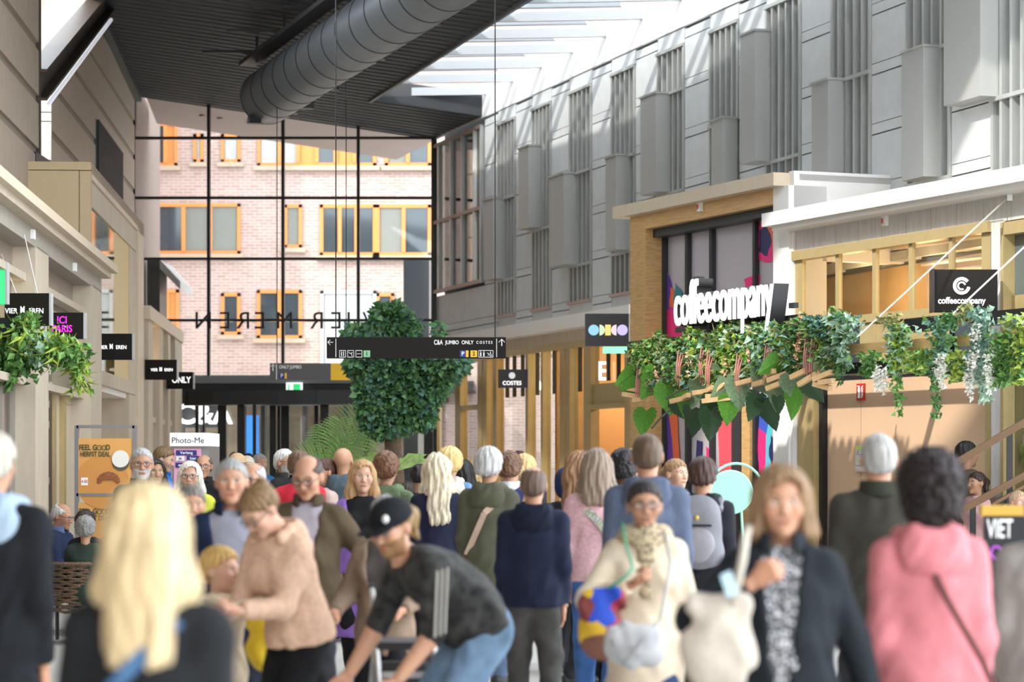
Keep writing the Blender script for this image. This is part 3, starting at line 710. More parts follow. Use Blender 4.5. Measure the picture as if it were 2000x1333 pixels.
# fascia and far shop fronts below it
sf = root('far_glass_shop', RU.p(47, 0), 'bronze framed glass shop front below the white fascia in the distance', 'shop front')
planexbox(RU, 'fascia', M_white, sf, 850, 1262, 4.06, 4.30, -.3, .30); planexbox(RU, 'soffit_board', M_stone, sf, 850, 1262, 3.86, 4.06, -.3, .05)
planexbox(RU, 'lintel', M_gold, sf, 850, 1262, 3.74, 3.86, -.2, .06)
for pa, pb in [(837, 848), (892, 902), (936, 945), (947, 954), (966, 973), (1030, 1035), (1060, 1064), (1097, 1106), (1109, 1117), (1144, 1158), (1224, 1262)]:
    planexbox(RU, 'post', M_gold, sf, pa, pb, 0, 3.80, -.12, .04)
planexbox(RU, 'post', M_white, sf, 825, 837, 0, 3.9, -.3, .1)
for pa, pb in [(848, 892), (902, 936), (954, 966), (973, 1030), (1035, 1060), (1064, 1097), (1117, 1144)]:
    planexbox(RU, 'pane', M_gdoor, sf, pa, pb, .1, 3.75, -.06, -.05)
for px in (870, 988, 1002, 1018, 1047, 1080, 1130, 1185, 1205): planexbox(RU, 'transom_bar', M_brown, sf, px-1, px+1, 2.95 if px < 1150 else 3.1, 3.75, -.06, 0)
planexbox(RU, 'header_panel', M_gold, sf, 1158, 1224, 2.66, 3.06, -.1, .0); planexbox(RU, 'header_rail', M_gold, sf, 1155, 1226, 2.62, 2.70, -.1, .08); planexbox(RU, 'pane', M_gdoor, sf, 1158, 1224, 3.06, 3.75, -.06, -.05)
planexbox(RU, 'door_header', M_gold, sf, 902, 936, 2.75, 2.85, -.1, .05)
si = struct(bpy.data.objects.new('wall_shop_interior', None), 'warm lit shop interior behind the far shop front', 'interior'); link(si)
planebox(RU, 'back_wall', M_warm, si, 41.5, 55.5, 0, 4.2, -4.2, -4.0); planebox(RU, 'shop_ceiling', mat('shop_ceiling', (.5, .46, .4), .8), si, 41.5, 56, 4.0, 4.2, -4, -.3); planebox(RU, 'side_wall', M_warm, si, 41.3, 41.5, 0, 4.2, -4, -.3); planebox(RU, 'partition', mat('orange_wall', (.50, .28, .12), .7), si, 48.4, 48.5, 0, 4.0, -4, -.5)
for i, (px, n, z) in enumerate([(875, -2, 3.3), (905, -2.5, 3.2), (990, -2, 3.1), (1015, -1.5, 2.6), (1050, -2, 3.2), (1090, -2.5, 3.0), (1135, -2, 3.2), (1195, -2, 3.4), (1010, -3, 2.2), (1060, -3, 2.0)]):
    p = RU.p(RU.Y(px), z, n); l = tag(MB().lathe(p, [(.02, .25), (.03, .1), (.11, 0), (.08, -.06), (.01, -.08)], 10).build('pendant_lamp', M_lampw, None, world=p), ['first', 'second', 'third', 'fifth', 'sixth', 'eighth', 'ninth', 'tenth', 'fourth', 'seventh'][i]+' pendant lamp from the glass wall inside the bronze framed shop', 'lamp', 'pendant lamps inside the far shop')
    MB().tube([p+Vector((0, 0, .24)), (p.x, p.y, 4.0)], .008, 5).build('cord', M_black, l)
for px, n in ((900, -1.8), (1000, -1.8), (1085, -1.8), (1190, -1.8)):
    ld = bpy.data.lights.new('shop_light', 'POINT'); ld.energy = 60 if px < 1100 else 45; ld.color = (1, .78, .52); ld.shadow_soft_size = .4; lo = bpy.data.objects.new('shop_light', ld); COL.objects.link(lo); lo.location = RU.p(RU.Y(px), 3.5, n)
# clothes rack in the doorway of the far shop
p = RU.p(RU.Y(1196), 0, -.9); rk = root('clothes_rack', p, 'pale clothes rack with garments in the far shop doorway', 'clothes rack')
MB().bar(p+RU.d*.65+Vector((0, 0, 1.95)), p-RU.d*.75+Vector((0, 0, 1.95)), .05).build('rail', M_white, rk); MB().bar(p+Vector((0, 0, 0)), p+Vector((0, 0, 2.4)), .05).build('post', M_white, rk)
for i in range(9):
    q = p+RU.d*(.55-.15*i)+Vector((0, 0, 1.25)); c = [(.02, .12, .5), (.02, .14, .55), (.06, .1, .25), (.45, .42, .38), (.5, .5, .52), (.1, .2, .4), (.35, .42, .5), (.55, .55, .56), (.6, .15, .05)][i]
    g = tag(MB().add([q+RU.n*a*.19*(1 if z > .4 else 1.15)+RU.d*b*.025+Vector((0, 0, z-.35)) for z in (-.45, .45, .62) for a, b in ((-1*(1 if z < .6 else .3), -1), (1*(1 if z < .6 else .3), -1), (1*(1 if z < .6 else .3), 1), (-1*(1 if z < .6 else .3), 1))], [(3, 2, 1, 0), (8, 9, 10, 11)]+[(r*4+k, r*4+(k+1) % 4, r*4+4+(k+1) % 4, r*4+4+k) for r in (0, 1) for k in range(4)]).build('hanging_garment', cloth(c), None, world=q), ['deep blue garment at the far end', 'bright blue garment second from the far end', 'navy garment third from the far end', 'sand coloured garment', 'light grey garment left of the slate blue one', 'slate blue garment', 'pale denim garment', 'off-white garment', 'orange garment at the near end'][i]+' of the pale clothes rack', 'garment', 'garments on the clothes rack')
struct(MB().box(-14, 18, -16.3, -16, 0, 10).build('wall_back_shade', M_beige), 'beige wall closing the hall behind the camera', 'wall')  # out of view; added to keep open-sky light off the foreground
# ---------------------------------------------------------------- left upper wall
mb = MB()
mb.prism([LU.p(y, z, -.03) for y, z in ((39.4, 0), (55, 0), (55, 11.2), (51.5, 11.2), (39.4, 7.75))], -LU.n*1.1)
wlft = struct(mb.build('wall_left', M_beiged), 'beige panelled upper wall above the shop row', 'wall')
for k in range(-1, 7):
    z = 6.80+.74*(k-2)
    for a in range(13):
        y0 = 39.4+a*1.2
        if z+.45 < 7.75+(y0-39.4)*.294: planebox(LU, 'panel', M_beige, wlft, y0+.006, min(y0+1.194, 55), z, z+.62, -.04, 0)
RET = mat('daylit_return_paint', (.86, .86, .84), .5)  # daylight from the roof gap painted as white on the beige wall's side
for k in range(3): planebox(LU, 'return_panel', RET, wlft, 39.30, 39.38, 5.6+.74*k, 5.6+.74*k+.58, -.62, -.01); planebox(LU, 'return_panel', RET, wlft, 39.30, 39.38, 5.6+.74*k+.6, 5.6+.74*k+.72, -.62, -.01)
gw = struct(bpy.data.objects.new('window_12', None), 'dark slatted window high in the beige wall', 'window'); link(gw, None, LU.p(46, 5.5))
planexbox(LU, 'pane', M_glazed, gw, 187, 236, 5.2, 7.9, -.02, .015)
for k in range(18):
    y = LU.Y(187)+(LU.Y(236)-LU.Y(187))*(k+.5)/18; planebox(LU, 'slat', M_dark, gw, y-.05, y+.03, 5.2, 7.9, .015, .06)
wn = struct(planebox(LU, 'wall_left_near', M_beiged, None, -14, 35.6, 0, 11.0, -9, .20), 'beige panelled wall block nearest the camera', 'wall')
for k in range(-1, 7):
    z = 6.80+.74*(k-2)
    for a in range(6):
        y1 = 35.6-a*1.2; planebox(LU, 'panel', M_beige, wn, y1-1.194, y1-.006, z, z+.62, .20, .24)
planebox(LU, 'end_trim', M_brown, wn, 35.6, 35.72, 4, 11, -.3, .26)
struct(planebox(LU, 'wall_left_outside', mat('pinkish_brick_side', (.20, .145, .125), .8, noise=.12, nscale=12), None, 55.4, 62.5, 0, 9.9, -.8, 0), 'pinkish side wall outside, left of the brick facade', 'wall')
bm = root('roof_beam', W(42, 200, 35.9), 'brown steel roof beam rising diagonally above the beige wall', 'beam', 'structure')
A, B = LU.p(35.7, 6.95, .15), LU.p(51, 11.45, .15); MB().bar(A, B, .16, .42).build('web', M_brown, bm); MB().bar(A+Vector((.06, -.1, .2)), B+Vector((.06, -.1, .2)), .3, .04).build('flange', mat('brown_flange', (.07, .05, .035), .5), bm); MB().bar(A+Vector((.06, -.1, -.2)), B+Vector((.06, -.1, -.2)), .3, .04).build('flange', mat('brown_flange'), bm)
tag(MB().tube([LU.p(y, 6.62+(y-35.7)*.294, .3) for y in (36, 40, 43, 46)], .035, 8).build('light_tube', mat('tube_light', (.9, .93, 1), .4, emit=.2)), 'slim white light tube below the brown roof beam', 'light')
nbld = root('neighbour_building', W(90, 60, 66), 'pale peach building seen through the roof gap at upper left', 'building')
for i in range(6):
    for j in range(6):
        x0, z0 = -16.9+i*1.2, 6+j*1.7; MB().box(x0+.012, x0+1.188, 66, 66.3, z0+.012, z0+1.688).build('panel', mat('peach_panel', (.42, .28, .21), .6), nbld)
# ---------------------------------------------------------------- left shop row
s1 = root('stone_shop', LS.p(30, 0), 'pale stone shop front with cornice under the first black signs, at left', 'shop front')
planexbox(LS, 'cornice', M_cream, s1, -140, 178, 4.24, 4.34, -1.0, .36); planexbox(LS, 'cornice_soffit', M_stone, s1, -140, 176, 4.16, 4.24, -.6, .28); planexbox(LS, 'lintel', M_stoned, s1, -140, 178, 3.98, 4.16, -.3, .14)
for pa, pb in ((43, 70), (157, 178), (-120, -60)): planexbox(LS, 'pier', M_stone, s1, pa, pb, 0, 4.0, -.35, .14)
for pa, pb in ((-60, 43), (70, 157)):
    n = 3
    for k in range(n):
        ya, yb = LS.Y(pa), LS.Y(pb); y0, y1 = ya+(yb-ya)*k/n, ya+(yb-ya)*(k+1)/n; planebox(LS, 'upper_panel', mat('grey_metal_panel', (.36, .30, .25), .4, metal=.3), s1, y0+.01, y1-.01, 3.70, 3.98, -.14, -.10)
    planexbox(LS, 'ledge', M_stone, s1, pa, pb, 3.62, 3.70, -.14, .04); planexbox(LS, 'ledge', M_stone, s1, pa, pb, 2.52, 2.60, -.14, .04)
    planexbox(LS, 'pane', M_gdoor, s1, pa, pb, 2.6, 3.62, -.12, -.11)
planexbox(LS, 'pane', M_gdoor, s1, -60, 43, .1, 2.52, -.12, -.11); planexbox(LS, 'window_poster', mat('pink_window_poster', (.55, .25, .33), .5, noise=.6, nscale=1.5), s1, -40, 38, .6, 2.4, -.16, -.14)
for px in (-20, 5, 18, 43): planexbox(LS, 'mullion', M_stoned, s1, px-2, px+2, 0, 2.52, -.14, -.06)
planexbox(LS, 'timber_panel', M_cream, s1, 108, 157, 0, 3.62, -.18, -.12); planexbox(LS, 'door_post', M_brown, s1, 86, 105, 0, 2.5, -.12, -.02); planexbox(LS, 'pane', M_gdoor, s1, 72, 86, 0, 2.5, -.11, -.10)
for px in (118, 137): planexbox(LS, 'mullion', M_gold, s1, px-2, px+2, 0, 2.5, -.13, -.06)
for y in (790, 830, 940, 1010): planexbox(LS, 'hinge', M_steel, s1, 93, 97, LS.z(95, y)-.04, LS.z(95, y)+.04, -.03, .0)
for px in (34, 120): 
    c = LS.P(px, 458 if px < 60 else 522, .15); tag(MB().obox(c, (.03, 0, 0), (0, .05, 0), (0, 0, .05)).build('alarm_sounder', M_txt, None, world=c), 'small white alarm box on the %s shop lintel' % ('near end of the left' if px < 60 else 'far end of the left'), 'alarm')
# portal on the left
pt = root('shop_portal', LS.p(39, 0), 'tall cream portal projecting from the beige wall on the left side', 'portal')
planebox(LS, 'side_panel', M_tan, pt, 34.45, 34.6, 0, 5.62, -1.15, -.16); planebox(LS, 'side_panel', M_tan, pt, 34.45, 34.6, 0, 5.62, -.15, 0); planebox(LS, 'top_trim', M_tan, pt, 34.44, 34.6, 5.63, 5.74, -1.15, 0)
planebox(LS, 'roof_slab', M_cream, pt, 34.6, 43.6, 5.6, 5.74, -1.2, 0); planebox(LS, 'header', M_cream, pt, 34.6, 43.6, 5.52, 5.74, -.2, .0); planebox(LS, 'header_step', M_stone, pt, 34.7, 42.4, 5.18, 5.52, -.5, -.03)
planebox(LS, 'post', M_cream, pt, 42.4, 43.6, 0, 5.6, -.45, .0); planebox(LS, 'inner_post', M_stone, pt, 41.2, 42.4, 0, 5.2, -.5, -.05); planebox(LS, 'timber_panel', mat('honey_panel', (.66, .50, .24), .5), pt, 38.6, 41.2, 3.0, 5.2, -.2, -.06)
planebox(LS, 'pane', M_gref, pt, 34.7, 38.6, 3.0, 5.2, -.07, -.055); planebox(LS, 'transom', M_stone, pt, 34.7, 42.4, 2.80, 3.0, -.3, -.03); planebox(LS, 'canopy_soffit', M_white, pt, 36, 42.2, 2.72, 2.80, -1.0, -.1)
planebox(LS, 'display_frame', M_dark, pt, 42.0, 42.15, 0, 2.8, -1.0, -.1)
pp = root('perfume_poster', LS.p(42.9, 1.2, -.7), 'blue poster of pink perfume bottles in the left portal', 'poster')
planebox(LS, 'sheet', mat('poster_blue', (.16, .52, .78), .5), pp, 41.94, 42.0, .3, 2.62, -.86, -.16)
for i, (n, z0, z1, w, c) in enumerate([(-.95, 1.0, 1.9, .10, (.75, .5, .5)), (-.78, .9, 1.75, .08, (.45, .12, .18)), (-.78, 1.75, 2.2, .07, (.80, .55, .58)), (-.60, 1.3, 1.7, .04, (.45, .16, .05))]):
    planebox(LS, 'bottle_print', mat('print_%d' % i, c, .5, noise=.3, nscale=20), pp, 41.92, 41.94, z0, z1, n+.22-w, n+.22+w)
MB().tube([LS.p(41.9, 1.7+.55*math.sin(t), -.56+.22*math.cos(t)) for t in [i*.3 for i in range(11)]], .018, 6).build('ribbon_print', mat('print_pale', (.85, .75, .72), .5), pp)
MB().tube([LS.p(41.9, 1.9+.1*i, -.26-.02*math.sin(i)) for i in range(6)], [.03, .05, .06, .055, .04, .01], 6).build('feather_print', mat('print_pale'), pp)
c = W(60, 296, 35.5); tag(MB().box(c.x-.13, c.x+.13, 35.2, 37.5, 5.74, 5.97).build('vent_box', M_black, None, world=c), 'black ventilation box on top of the cream portal', 'box')
tag(MB().tube([W(22, 480, 34.4), W(22, 318, 34.4), W(26, 312, 34.6), W(40, 312, 35.2)], .05, 8).build('drain_pipe', M_dark), 'dark drain pipe beside the tan portal side', 'pipe')
s2 = root('low_stone_shop', LS.p(47, 0), 'low pale shop front with narrow posts between the left portal and the glass wall', 'shop front')
planebox(LS, 'cornice', M_cream, s2, 43.7, 52.8, 4.14, 4.37, -1, .1); 
for pa, pb in ((283, 292), (305, 312), (322, 327), (336, 350)): planexbox(LS, 'post', M_stone, s2, pa, pb, 0, 4.15, -.3, .06)
for pa, pb in ((292, 305), (312, 322), (327, 336)):
    planexbox(LS, 'pane', M_gdoor, s2, pa, pb, 2.5, 4.1, -.08, -.06); planexbox(LS, 'infill', mat('maroon_window', (.25, .07, .09), .3), s2, pa, pb, 2.5, 3.2, -.11, -.09); planexbox(LS, 'pane', M_gdoor, s2, pa, pb, 0, 2.4, -.08, -.06); planexbox(LS, 'sill', M_stone, s2, pa, pb, 2.4, 2.5, -.12, .0); planexbox(LS, 'blind', mat('pink_door', (.45, .18, .2), .6), s2, pa, pb, 0, 2.3, -.14, -.1)
il = struct(bpy.data.objects.new('wall_shop_interior_left', None), 'dim interior behind the left shop fronts', 'interior'); link(il)
planebox(LS, 'back_wall', M_warm, il, 22, 53, 0, 4.1, -1.06, -1.02); planebox(LS, 'shop_ceiling', mat('shop_ceiling'), il, 22, 34.4, 4.0, 4.1, -1, -.35)
for y in (27, 31.5, 38.5, 46):
    ld = bpy.data.lights.new('shop_light', 'POINT'); ld.energy = 14; ld.color = (1, .75, .45); ld.shadow_soft_size = .2; lo = bpy.data.objects.new('shop_light', ld); COL.objects.link(lo); lo.location = LS.p(y, 3.3, -.7)
# ---------------------------------------------------------------- glass end wall with revolving door
YG = 55
gwl = root('wall_glass_end', (-4.9, YG, 0), 'tall glass end wall with black mullions towards the street', 'glass wall', 'structure')
vx = [260, 408, 553, 700, 848]; hz = [270, 387, 506, 626, 742]
for i, px in enumerate(vx):
    p = W(px, 742, YG); w = .06 if i in (0, 4) else .032; MB().box(p.x-w, p.x+w, YG-.1, YG+.1, 2.9 if 0 < i < 4 else 0, cz(p.x, YG)).build('mullion', M_black, gwl)
for py in hz[:4]:
    a, b = W(262, py, YG), W(848, py, YG); MB().box(a.x, b.x, YG-.06, YG+.06, a.z-.028, a.z+.028).build('transom', M_black, gwl)
zs = [W(0, q, YG).z for q in hz]
for i in range(4):
    xa, xb = W(vx[i], 0, YG).x+.03, W(vx[i+1], 0, YG).x-.03
    for j in range(4): MB().box(xa, xb, YG-.01, YG+.01, zs[j+1]+.03, zs[j]-.03).build('pane', M_glass, gwl)
    MB().hexa([(xa, YG-.01, zs[0]+.03), (xb, YG-.01, zs[0]+.03), (xb, YG+.01, zs[0]+.03), (xa, YG+.01, zs[0]+.03), (xa, YG-.01, cz(xa, YG)), (xb, YG-.01, cz(xb, YG)), (xb, YG+.01, cz(xb, YG)), (xa, YG+.01, cz(xa, YG))]).build('pane', M_glass, gwl)
for i, (ch, px) in enumerate([('N', 397), ('E', 440), ('R', 476), ('E', 508), ('M', 556), ('R', 620), ('E', 657), ('I', 681), ('V', 722)]):
    if px: text(ch, M_black, gwl, W(px, 628, YG-.15), (1, 0, 0), (0, 0, 1), .52, .03, mirror=True, name='letter')
rd = root('revolving_door', (-4.4, 53.6, 0), 'black revolving entrance door with curved canopy', 'door', 'structure')
a, b = W(352, 742, 54), W(848, 742, 54)
MB().box(a.x, b.x, 54.0, 55.1, 2.92, 3.42).build('canopy', M_black, rd); MB().box(a.x, b.x, 53.96, 54.0, 3.35, 3.50).build('canopy_trim', mat('grey_trim', (.2, .21, .22), .4), rd)
cxd = W(590, 0, 54).x
pr = [(cxd+2.55*math.cos(t), 54.4+1.5*math.sin(t)) for t in [math.pi+math.pi*i/20 for i in range(21)]]
MB().prism([(x, y, 2.88) for x, y in pr], (0, 0, .30)).build('drum_canopy', M_dark, rd)
for px, w, yy in [(434, 8, 54), (471, 7, 53.6), (497, 3, 53.3), (533, 6, 54.2), (557, 8, 54.5), (618, 4, 54.2), (634, 8, 53.4), (717, 5, 54), (837, 9, 53.9), (385, 3, 54.9), (398, 2, 54.9), (514, 4, 54.8), (545, 3, 54.9)]:
    p = W(px, 0, yy); MB().box(p.x-w*.0108, p.x+w*.0108, yy-.06, yy+.06, 0, 2.9).build('post', M_black, rd)
for px0, px1, yy in [(360, 426, 54.6), (442, 465, 54.2), (478, 495, 53.7), (500, 527, 53.5), (565, 615, 53.6), (642, 712, 53.9), (722, 828, 54.4)]:
    p, q = W(px0, 0, yy), W(px1, 0, yy); MB().box(p.x, q.x, yy-.01, yy+.01, .1, 2.85).build('pane', M_glass, rd)
for k in range(3):
    t = math.radians(35+k*120); MB().obox((cxd+.6*math.cos(t), 54.3+.6*math.sin(t), 1.35), (.55*math.cos(t), .55*math.sin(t), 0), (-.02*math.sin(t), .02*math.cos(t), 0), (0, 0, 1.3)).build('door_wing', M_glass, rd)
es = root('exit_sign', W(575, 757, 53.8), 'small green and white exit sign on the entrance canopy', 'sign')
p = W(575, 757, 53.85); MB().box(p.x-.17, p.x+.17, 53.8, 53.9, p.z-.1, p.z+.1).build('panel', mat('exit_white', (.8, .95, .85), .5, emit=.5), es); MB().box(p.x-.02, p.x+.13, 53.79, 53.8, p.z-.07, p.z+.07).build('green_field', M_green, es); MB().box(p.x-.13, p.x-.1, 53.79, 53.8, p.z-.06, p.z+.06).build('green_field', M_green, es)
# ---------------------------------------------------------------- outside
YF = 70
def brickmat():
    m = mat('facade_brick', (.5, .3, .25), .85); nt = m.node_tree; N = nt.nodes; L = nt.links
    t = N.new('ShaderNodeTexBrick'); t.inputs['Scale'].default_value = 1; t.inputs['Brick Width'].default_value = .26; t.inputs['Row Height'].default_value = .085; t.inputs['Mortar Size'].default_value = .012
    t.inputs['Color1'].default_value = (.38, .26, .23, 1); t.inputs['Color2'].default_value = (.31, .195, .17, 1); t.inputs['Mortar'].default_value = (.43, .35, .32, 1)
    tc = N.new('ShaderNodeTexCoord'); sp = N.new('ShaderNodeSeparateXYZ'); cb = N.new('ShaderNodeCombineXYZ'); L.new(tc.outputs['Object'], sp.inputs[0]); L.new(sp.outputs[0], cb.inputs[0]); L.new(sp.outputs[2], cb.inputs[1]); L.new(cb.outputs[0], t.inputs['Vector']); L.new(t.outputs[0], N['Principled BSDF'].inputs['Base Color']); return m
fb = root('brick_building', (-6, YF, 0), 'sunlit red brick building with orange window frames beyond the glass wall', 'building')
MB().box(-16, 6, YF, YF+6, 0, 14.5).build('wall', brickmat(), fb)
M_pale = mat('pale_curtain', (.17, .17, .15), .8); M_dk = mat('dark_window', (.035, .045, .055), .08, spec=.8); M_sill = mat('pale_sill', (.36, .27, .2), .6)
def fwin(x0, y0, x1, y1, cells, fr=M_orange, sill=True):
    p, q = W(x0, y1, YF), W(x1, y0, YF); t = .09
    w = MB().box(p.x, q.x, YF-.06, YF+.0, p.z, p.z+t).box(p.x, q.x, YF-.06, YF, q.z-t, q.z).box(p.x, p.x+t, YF-.06, YF, p.z, q.z).box(q.x-t, q.x, YF-.06, YF, p.z, q.z).build('window', fr, fb)
    n = len(cells); wd = (q.x-p.x-2*t)/n
    for i, c in enumerate(cells):
        xa = p.x+t+i*wd
        MB().box(xa+.02, xa+wd-.02, YF-.02, YF-.005, p.z+t, q.z-t).build('pane', {'d': M_dk, 'p': M_pale, 'o': M_orange, 'w': mat('white_blind', (.35, .36, .36), .8)}[c], w)
        if i: MB().box(xa-.05, xa+.05, YF-.08, YF, p.z+t, q.z-t).build('bar', fr, w)
    if sill: MB().box(p.x-.1, q.x+.1, YF-.16, YF, p.z-.12, p.z).build('sill', M_sill, w)
for a in [(300, 240, 347, 325, 'do'), (378, 262, 398, 318, 'w'), (432, 262, 470, 318, 'w'), (503, 262, 735, 325, 'wwodod'), (752, 262, 842, 325, 'pd'), (300, 398, 470, 497, 'dpp'), (555, 400, 590, 485, 'p'), (625, 400, 735, 500, 'ddd'), (735, 400, 842, 500, 'pd'), (305, 566, 350, 650, 'do'), (432, 573, 470, 655, 'd'), (502, 567, 590, 662, 'dd'), (735, 573, 770, 650, 'd'), (300, 150, 400, 215, 'dp'), (500, 150, 700, 215, 'ddp')]: fwin(*a)
fwin(626, 568, 735, 745, 'w', mat('white_frame', (.42, .42, .41), .6), False)
ca = root('fashion_store', W(400, 810, 66), 'glass store front with lit white letters outside the revolving door', 'shop front')
p, q = W(356, 900, 66), W(850, 752, 66)
MB().box(p.x, q.x, 66, 66.3, q.z-.35, q.z+.25).build('fascia', M_dark, ca)
for px in range(356, 850, 40): r = W(px, 0, 66); MB().box(r.x-.06, r.x+.06, 65.9, 66.1, 0, q.z).build('post', M_dark, ca)
MB().box(p.x, q.x, 68.4, 68.5, 0, 3.6).build('back_wall', mat('store_interior', (.40, .28, .19), .8, noise=.6, nscale=.9), ca)
MB().box(p.x-1, q.x+1, 65.2, 70, 3.55, 3.75).build('shading_roof', M_dark, ca)  # roof slab added to shade the store interior from sun and sky
MB().box(p.x, q.x, 66.05, 66.1, .1, 3.3).build('store_glass', M_gdoor, ca)
MB().box(W(478, 0, 67).x, W(505, 0, 67).x, 67, 67.1, 1.2, 2.9).build('blue_screen', mat('blue_screen', (.05, .25, .85), .5, emit=.8), ca); MB().box(W(478, 0, 67).x, W(505, 0, 67).x, 67, 67.1, .6, 1.2).build('orange_screen', mat('orange_screen', (.9, .3, .05), .5, emit=.6), ca)
text('C&A', M_lit, ca, W(398, 811, 65.7), (1, 0, 0), (0, 0, 1), .72, .05, bold=.02)
MB().box(W(360, 0, 66).x, W(432, 0, 66).x, 65.8, 65.9, W(0, 836, 66).z, W(0, 786, 66).z).build('sign_board', M_dark, ca)
for px in (420, 560, 760):
    ld = bpy.data.lights.new('store_light', 'POINT'); ld.energy = 40; ld.color = (1, .85, .65); ld.shadow_soft_size = .5; lo = bpy.data.objects.new('store_light', ld); COL.objects.link(lo); lo.location = W(px, 720, 67.3)
db = root('dark_kiosk', W(300, 560, 58), 'black box with sloping grey soffit just outside the glass wall', 'kiosk')
p, q = W(283, 660, 57), W(312, 505, 57); MB().box(p.x+.05, q.x, 57, 58.2, p.z, q.z).build('body', M_black, db)
MB().prism([W(312, 507, 57), W(352, 550, 57), W(352, 566, 57), W(312, 525, 57)], (0, 2, 0)).build('soffit', mat('grey_soffit', (.42, .40, .38), .6), db)
p, q = W(788, 900, 58), W(838, 505, 58); tag(MB().box(p.x, q.x, 58, 60, 0, q.z).build('slate_tower', M_slate, None, world=(p.x, 58, 0)), 'dark slate blue tower just outside, right side of the glass wall', 'tower')
# ---------------------------------------------------------------- coffee shop portal
HS = 5.43
cp = root('coffee_shop_portal', RS.p(35, 0), 'oak lined coffee shop portal with printed glass behind the lettering', 'portal')
ya, yb = RS.Y(1548), RS.Y(1238)
planebox(RS, 'cornice', M_cream, cp, ya+.1, yb+.25, HS-.17, HS, -.3, .22)
planebox(RS, 'lintel', M_oakh, cp, RS.Y(1518), yb, 5.05, HS-.17, -.3, .06); planebox(RS, 'post', M_oak, cp, RS.Y(1268), yb, 0, 5.05, -.35, .06)
planebox(RS, 'pier', M_white, cp, ya, RS.Y(1518), 0, HS-.17, -.5, .06); planebox(RS, 'return_wall', M_white, cp, ya, ya+.12, 4.3, HS+.02, -1.7, -.02); planebox(RS, 'roof_slab', M_white, cp, ya, yb, HS-.1, HS-.02, -1.7, -.1)
planebox(RS, 'head_frame', M_dark, cp, RS.Y(1518), RS.Y(1268), 4.93, 5.05, -.32, -.06)
px_m = [1268, 1315, 1362, 1446, 1498, 1518]
for a in range(5):
    planebox(RS, 'pane', mat('printed_glass', (.50, .46, .50), .12, spec=.6), cp, RS.Y(px_m[a+1]), RS.Y(px_m[a]), 0, 4.95, -.30, -.27)
    planexbox(RS, 'mullion', M_dark, cp, px_m[a+1]-2.5, px_m[a+1]+2.5, 0, 4.95, -.27, -.2)
for pa, pb in ((1268, 1272), (1403, 1420)): planexbox(RS, 'mullion', M_dark, cp, pa, pb, 0, 2.9 if pa > 1300 else 4.95, -.27, -.2)
planexbox(RS, 'timber_post', M_oak, cp, 1420, 1436, 0, 2.45, -.27, -.22)
def blob(name, pts, c, n=-.255):
    """flat brush-stroke print on the glass, outline in frame pixels on the shop plane"""
    P = []
    for i in range(len(pts)):
        x0, y0 = pts[i]; x1, y1 = pts[(i+1) % len(pts)]
        for t in (0, .33, .66): P.append((x0+(x1-x0)*t+(random.uniform(-2, 2) if t else 0), y0+(y1-y0)*t+(random.uniform(-2, 2) if t else 0)))
    m = MB(); V = [RS.P(x, y, n) for x, y in P]; m.prism(V, RS.n*.004); return m.build(name, mat('print_%s' % '_'.join('%d' % (q*100) for q in c), c, .45), cp)
OR, PK, TL, NV, PU, RE, BL, CY = (.85, .16, .06), (.85, .03, .20), (.02, .22, .26), (.02, .02, .10), (.16, .06, .42), (.85, .09, .12), (.05, .10, .50), (.10, .50, .60)
for i, (pts, c) in enumerate([
    ([(1440, 455), (1462, 420), (1498, 425), (1500, 490), (1470, 512), (1438, 505)], PK), ([(1452, 425), (1516, 412), (1516, 520), (1480, 560), (1474, 470)], OR), ([(1450, 450), (1462, 438), (1474, 470), (1465, 500), (1448, 490)], NV),
    ([(1485, 550), (1500, 510), (1517, 450), (1517, 610), (1480, 620)], TL), ([(1470, 585), (1490, 545), (1500, 520), (1496, 570)], NV), ([(1420, 545), (1450, 535), (1452, 560), (1425, 570)], PK),
    ([(1271, 530), (1280, 555), (1284, 590), (1274, 640), (1271, 640)], PU), ([(1278, 560), (1290, 575), (1292, 605), (1276, 600)], OR), ([(1288, 552), (1300, 570), (1314, 640), (1296, 645), (1284, 590)], TL), ([(1271, 605), (1290, 595), (1304, 640), (1300, 690), (1271, 690)], PK),
    ([(1272, 690), (1284, 790), (1286, 900), (1272, 960)], PU), ([(1274, 780), (1292, 800), (1296, 930), (1284, 980), (1282, 860)], OR), ([(1370, 770), (1398, 790), (1394, 960), (1376, 960)], RE), ([(1330, 860), (1340, 862), (1336, 960), (1328, 960)], NV), ([(1348, 872), (1358, 885), (1356, 950), (1346, 950)], PK),
    ([(1440, 770), (1450, 780), (1448, 960), (1440, 960)], NV), ([(1449, 770), (1476, 780), (1474, 870), (1462, 930), (1449, 900)], BL), ([(1450, 835), (1466, 850), (1462, 930), (1450, 950)], PK), ([(1470, 800), (1484, 800), (1478, 930), (1462, 955), (1464, 880)], CY), ([(1478, 830), (1490, 840), (1484, 960), (1472, 960)], OR), ([(1474, 850), (1482, 860), (1476, 910), (1470, 890)], NV)]): blob('brush_print', pts, c, -.262+.0008*i)
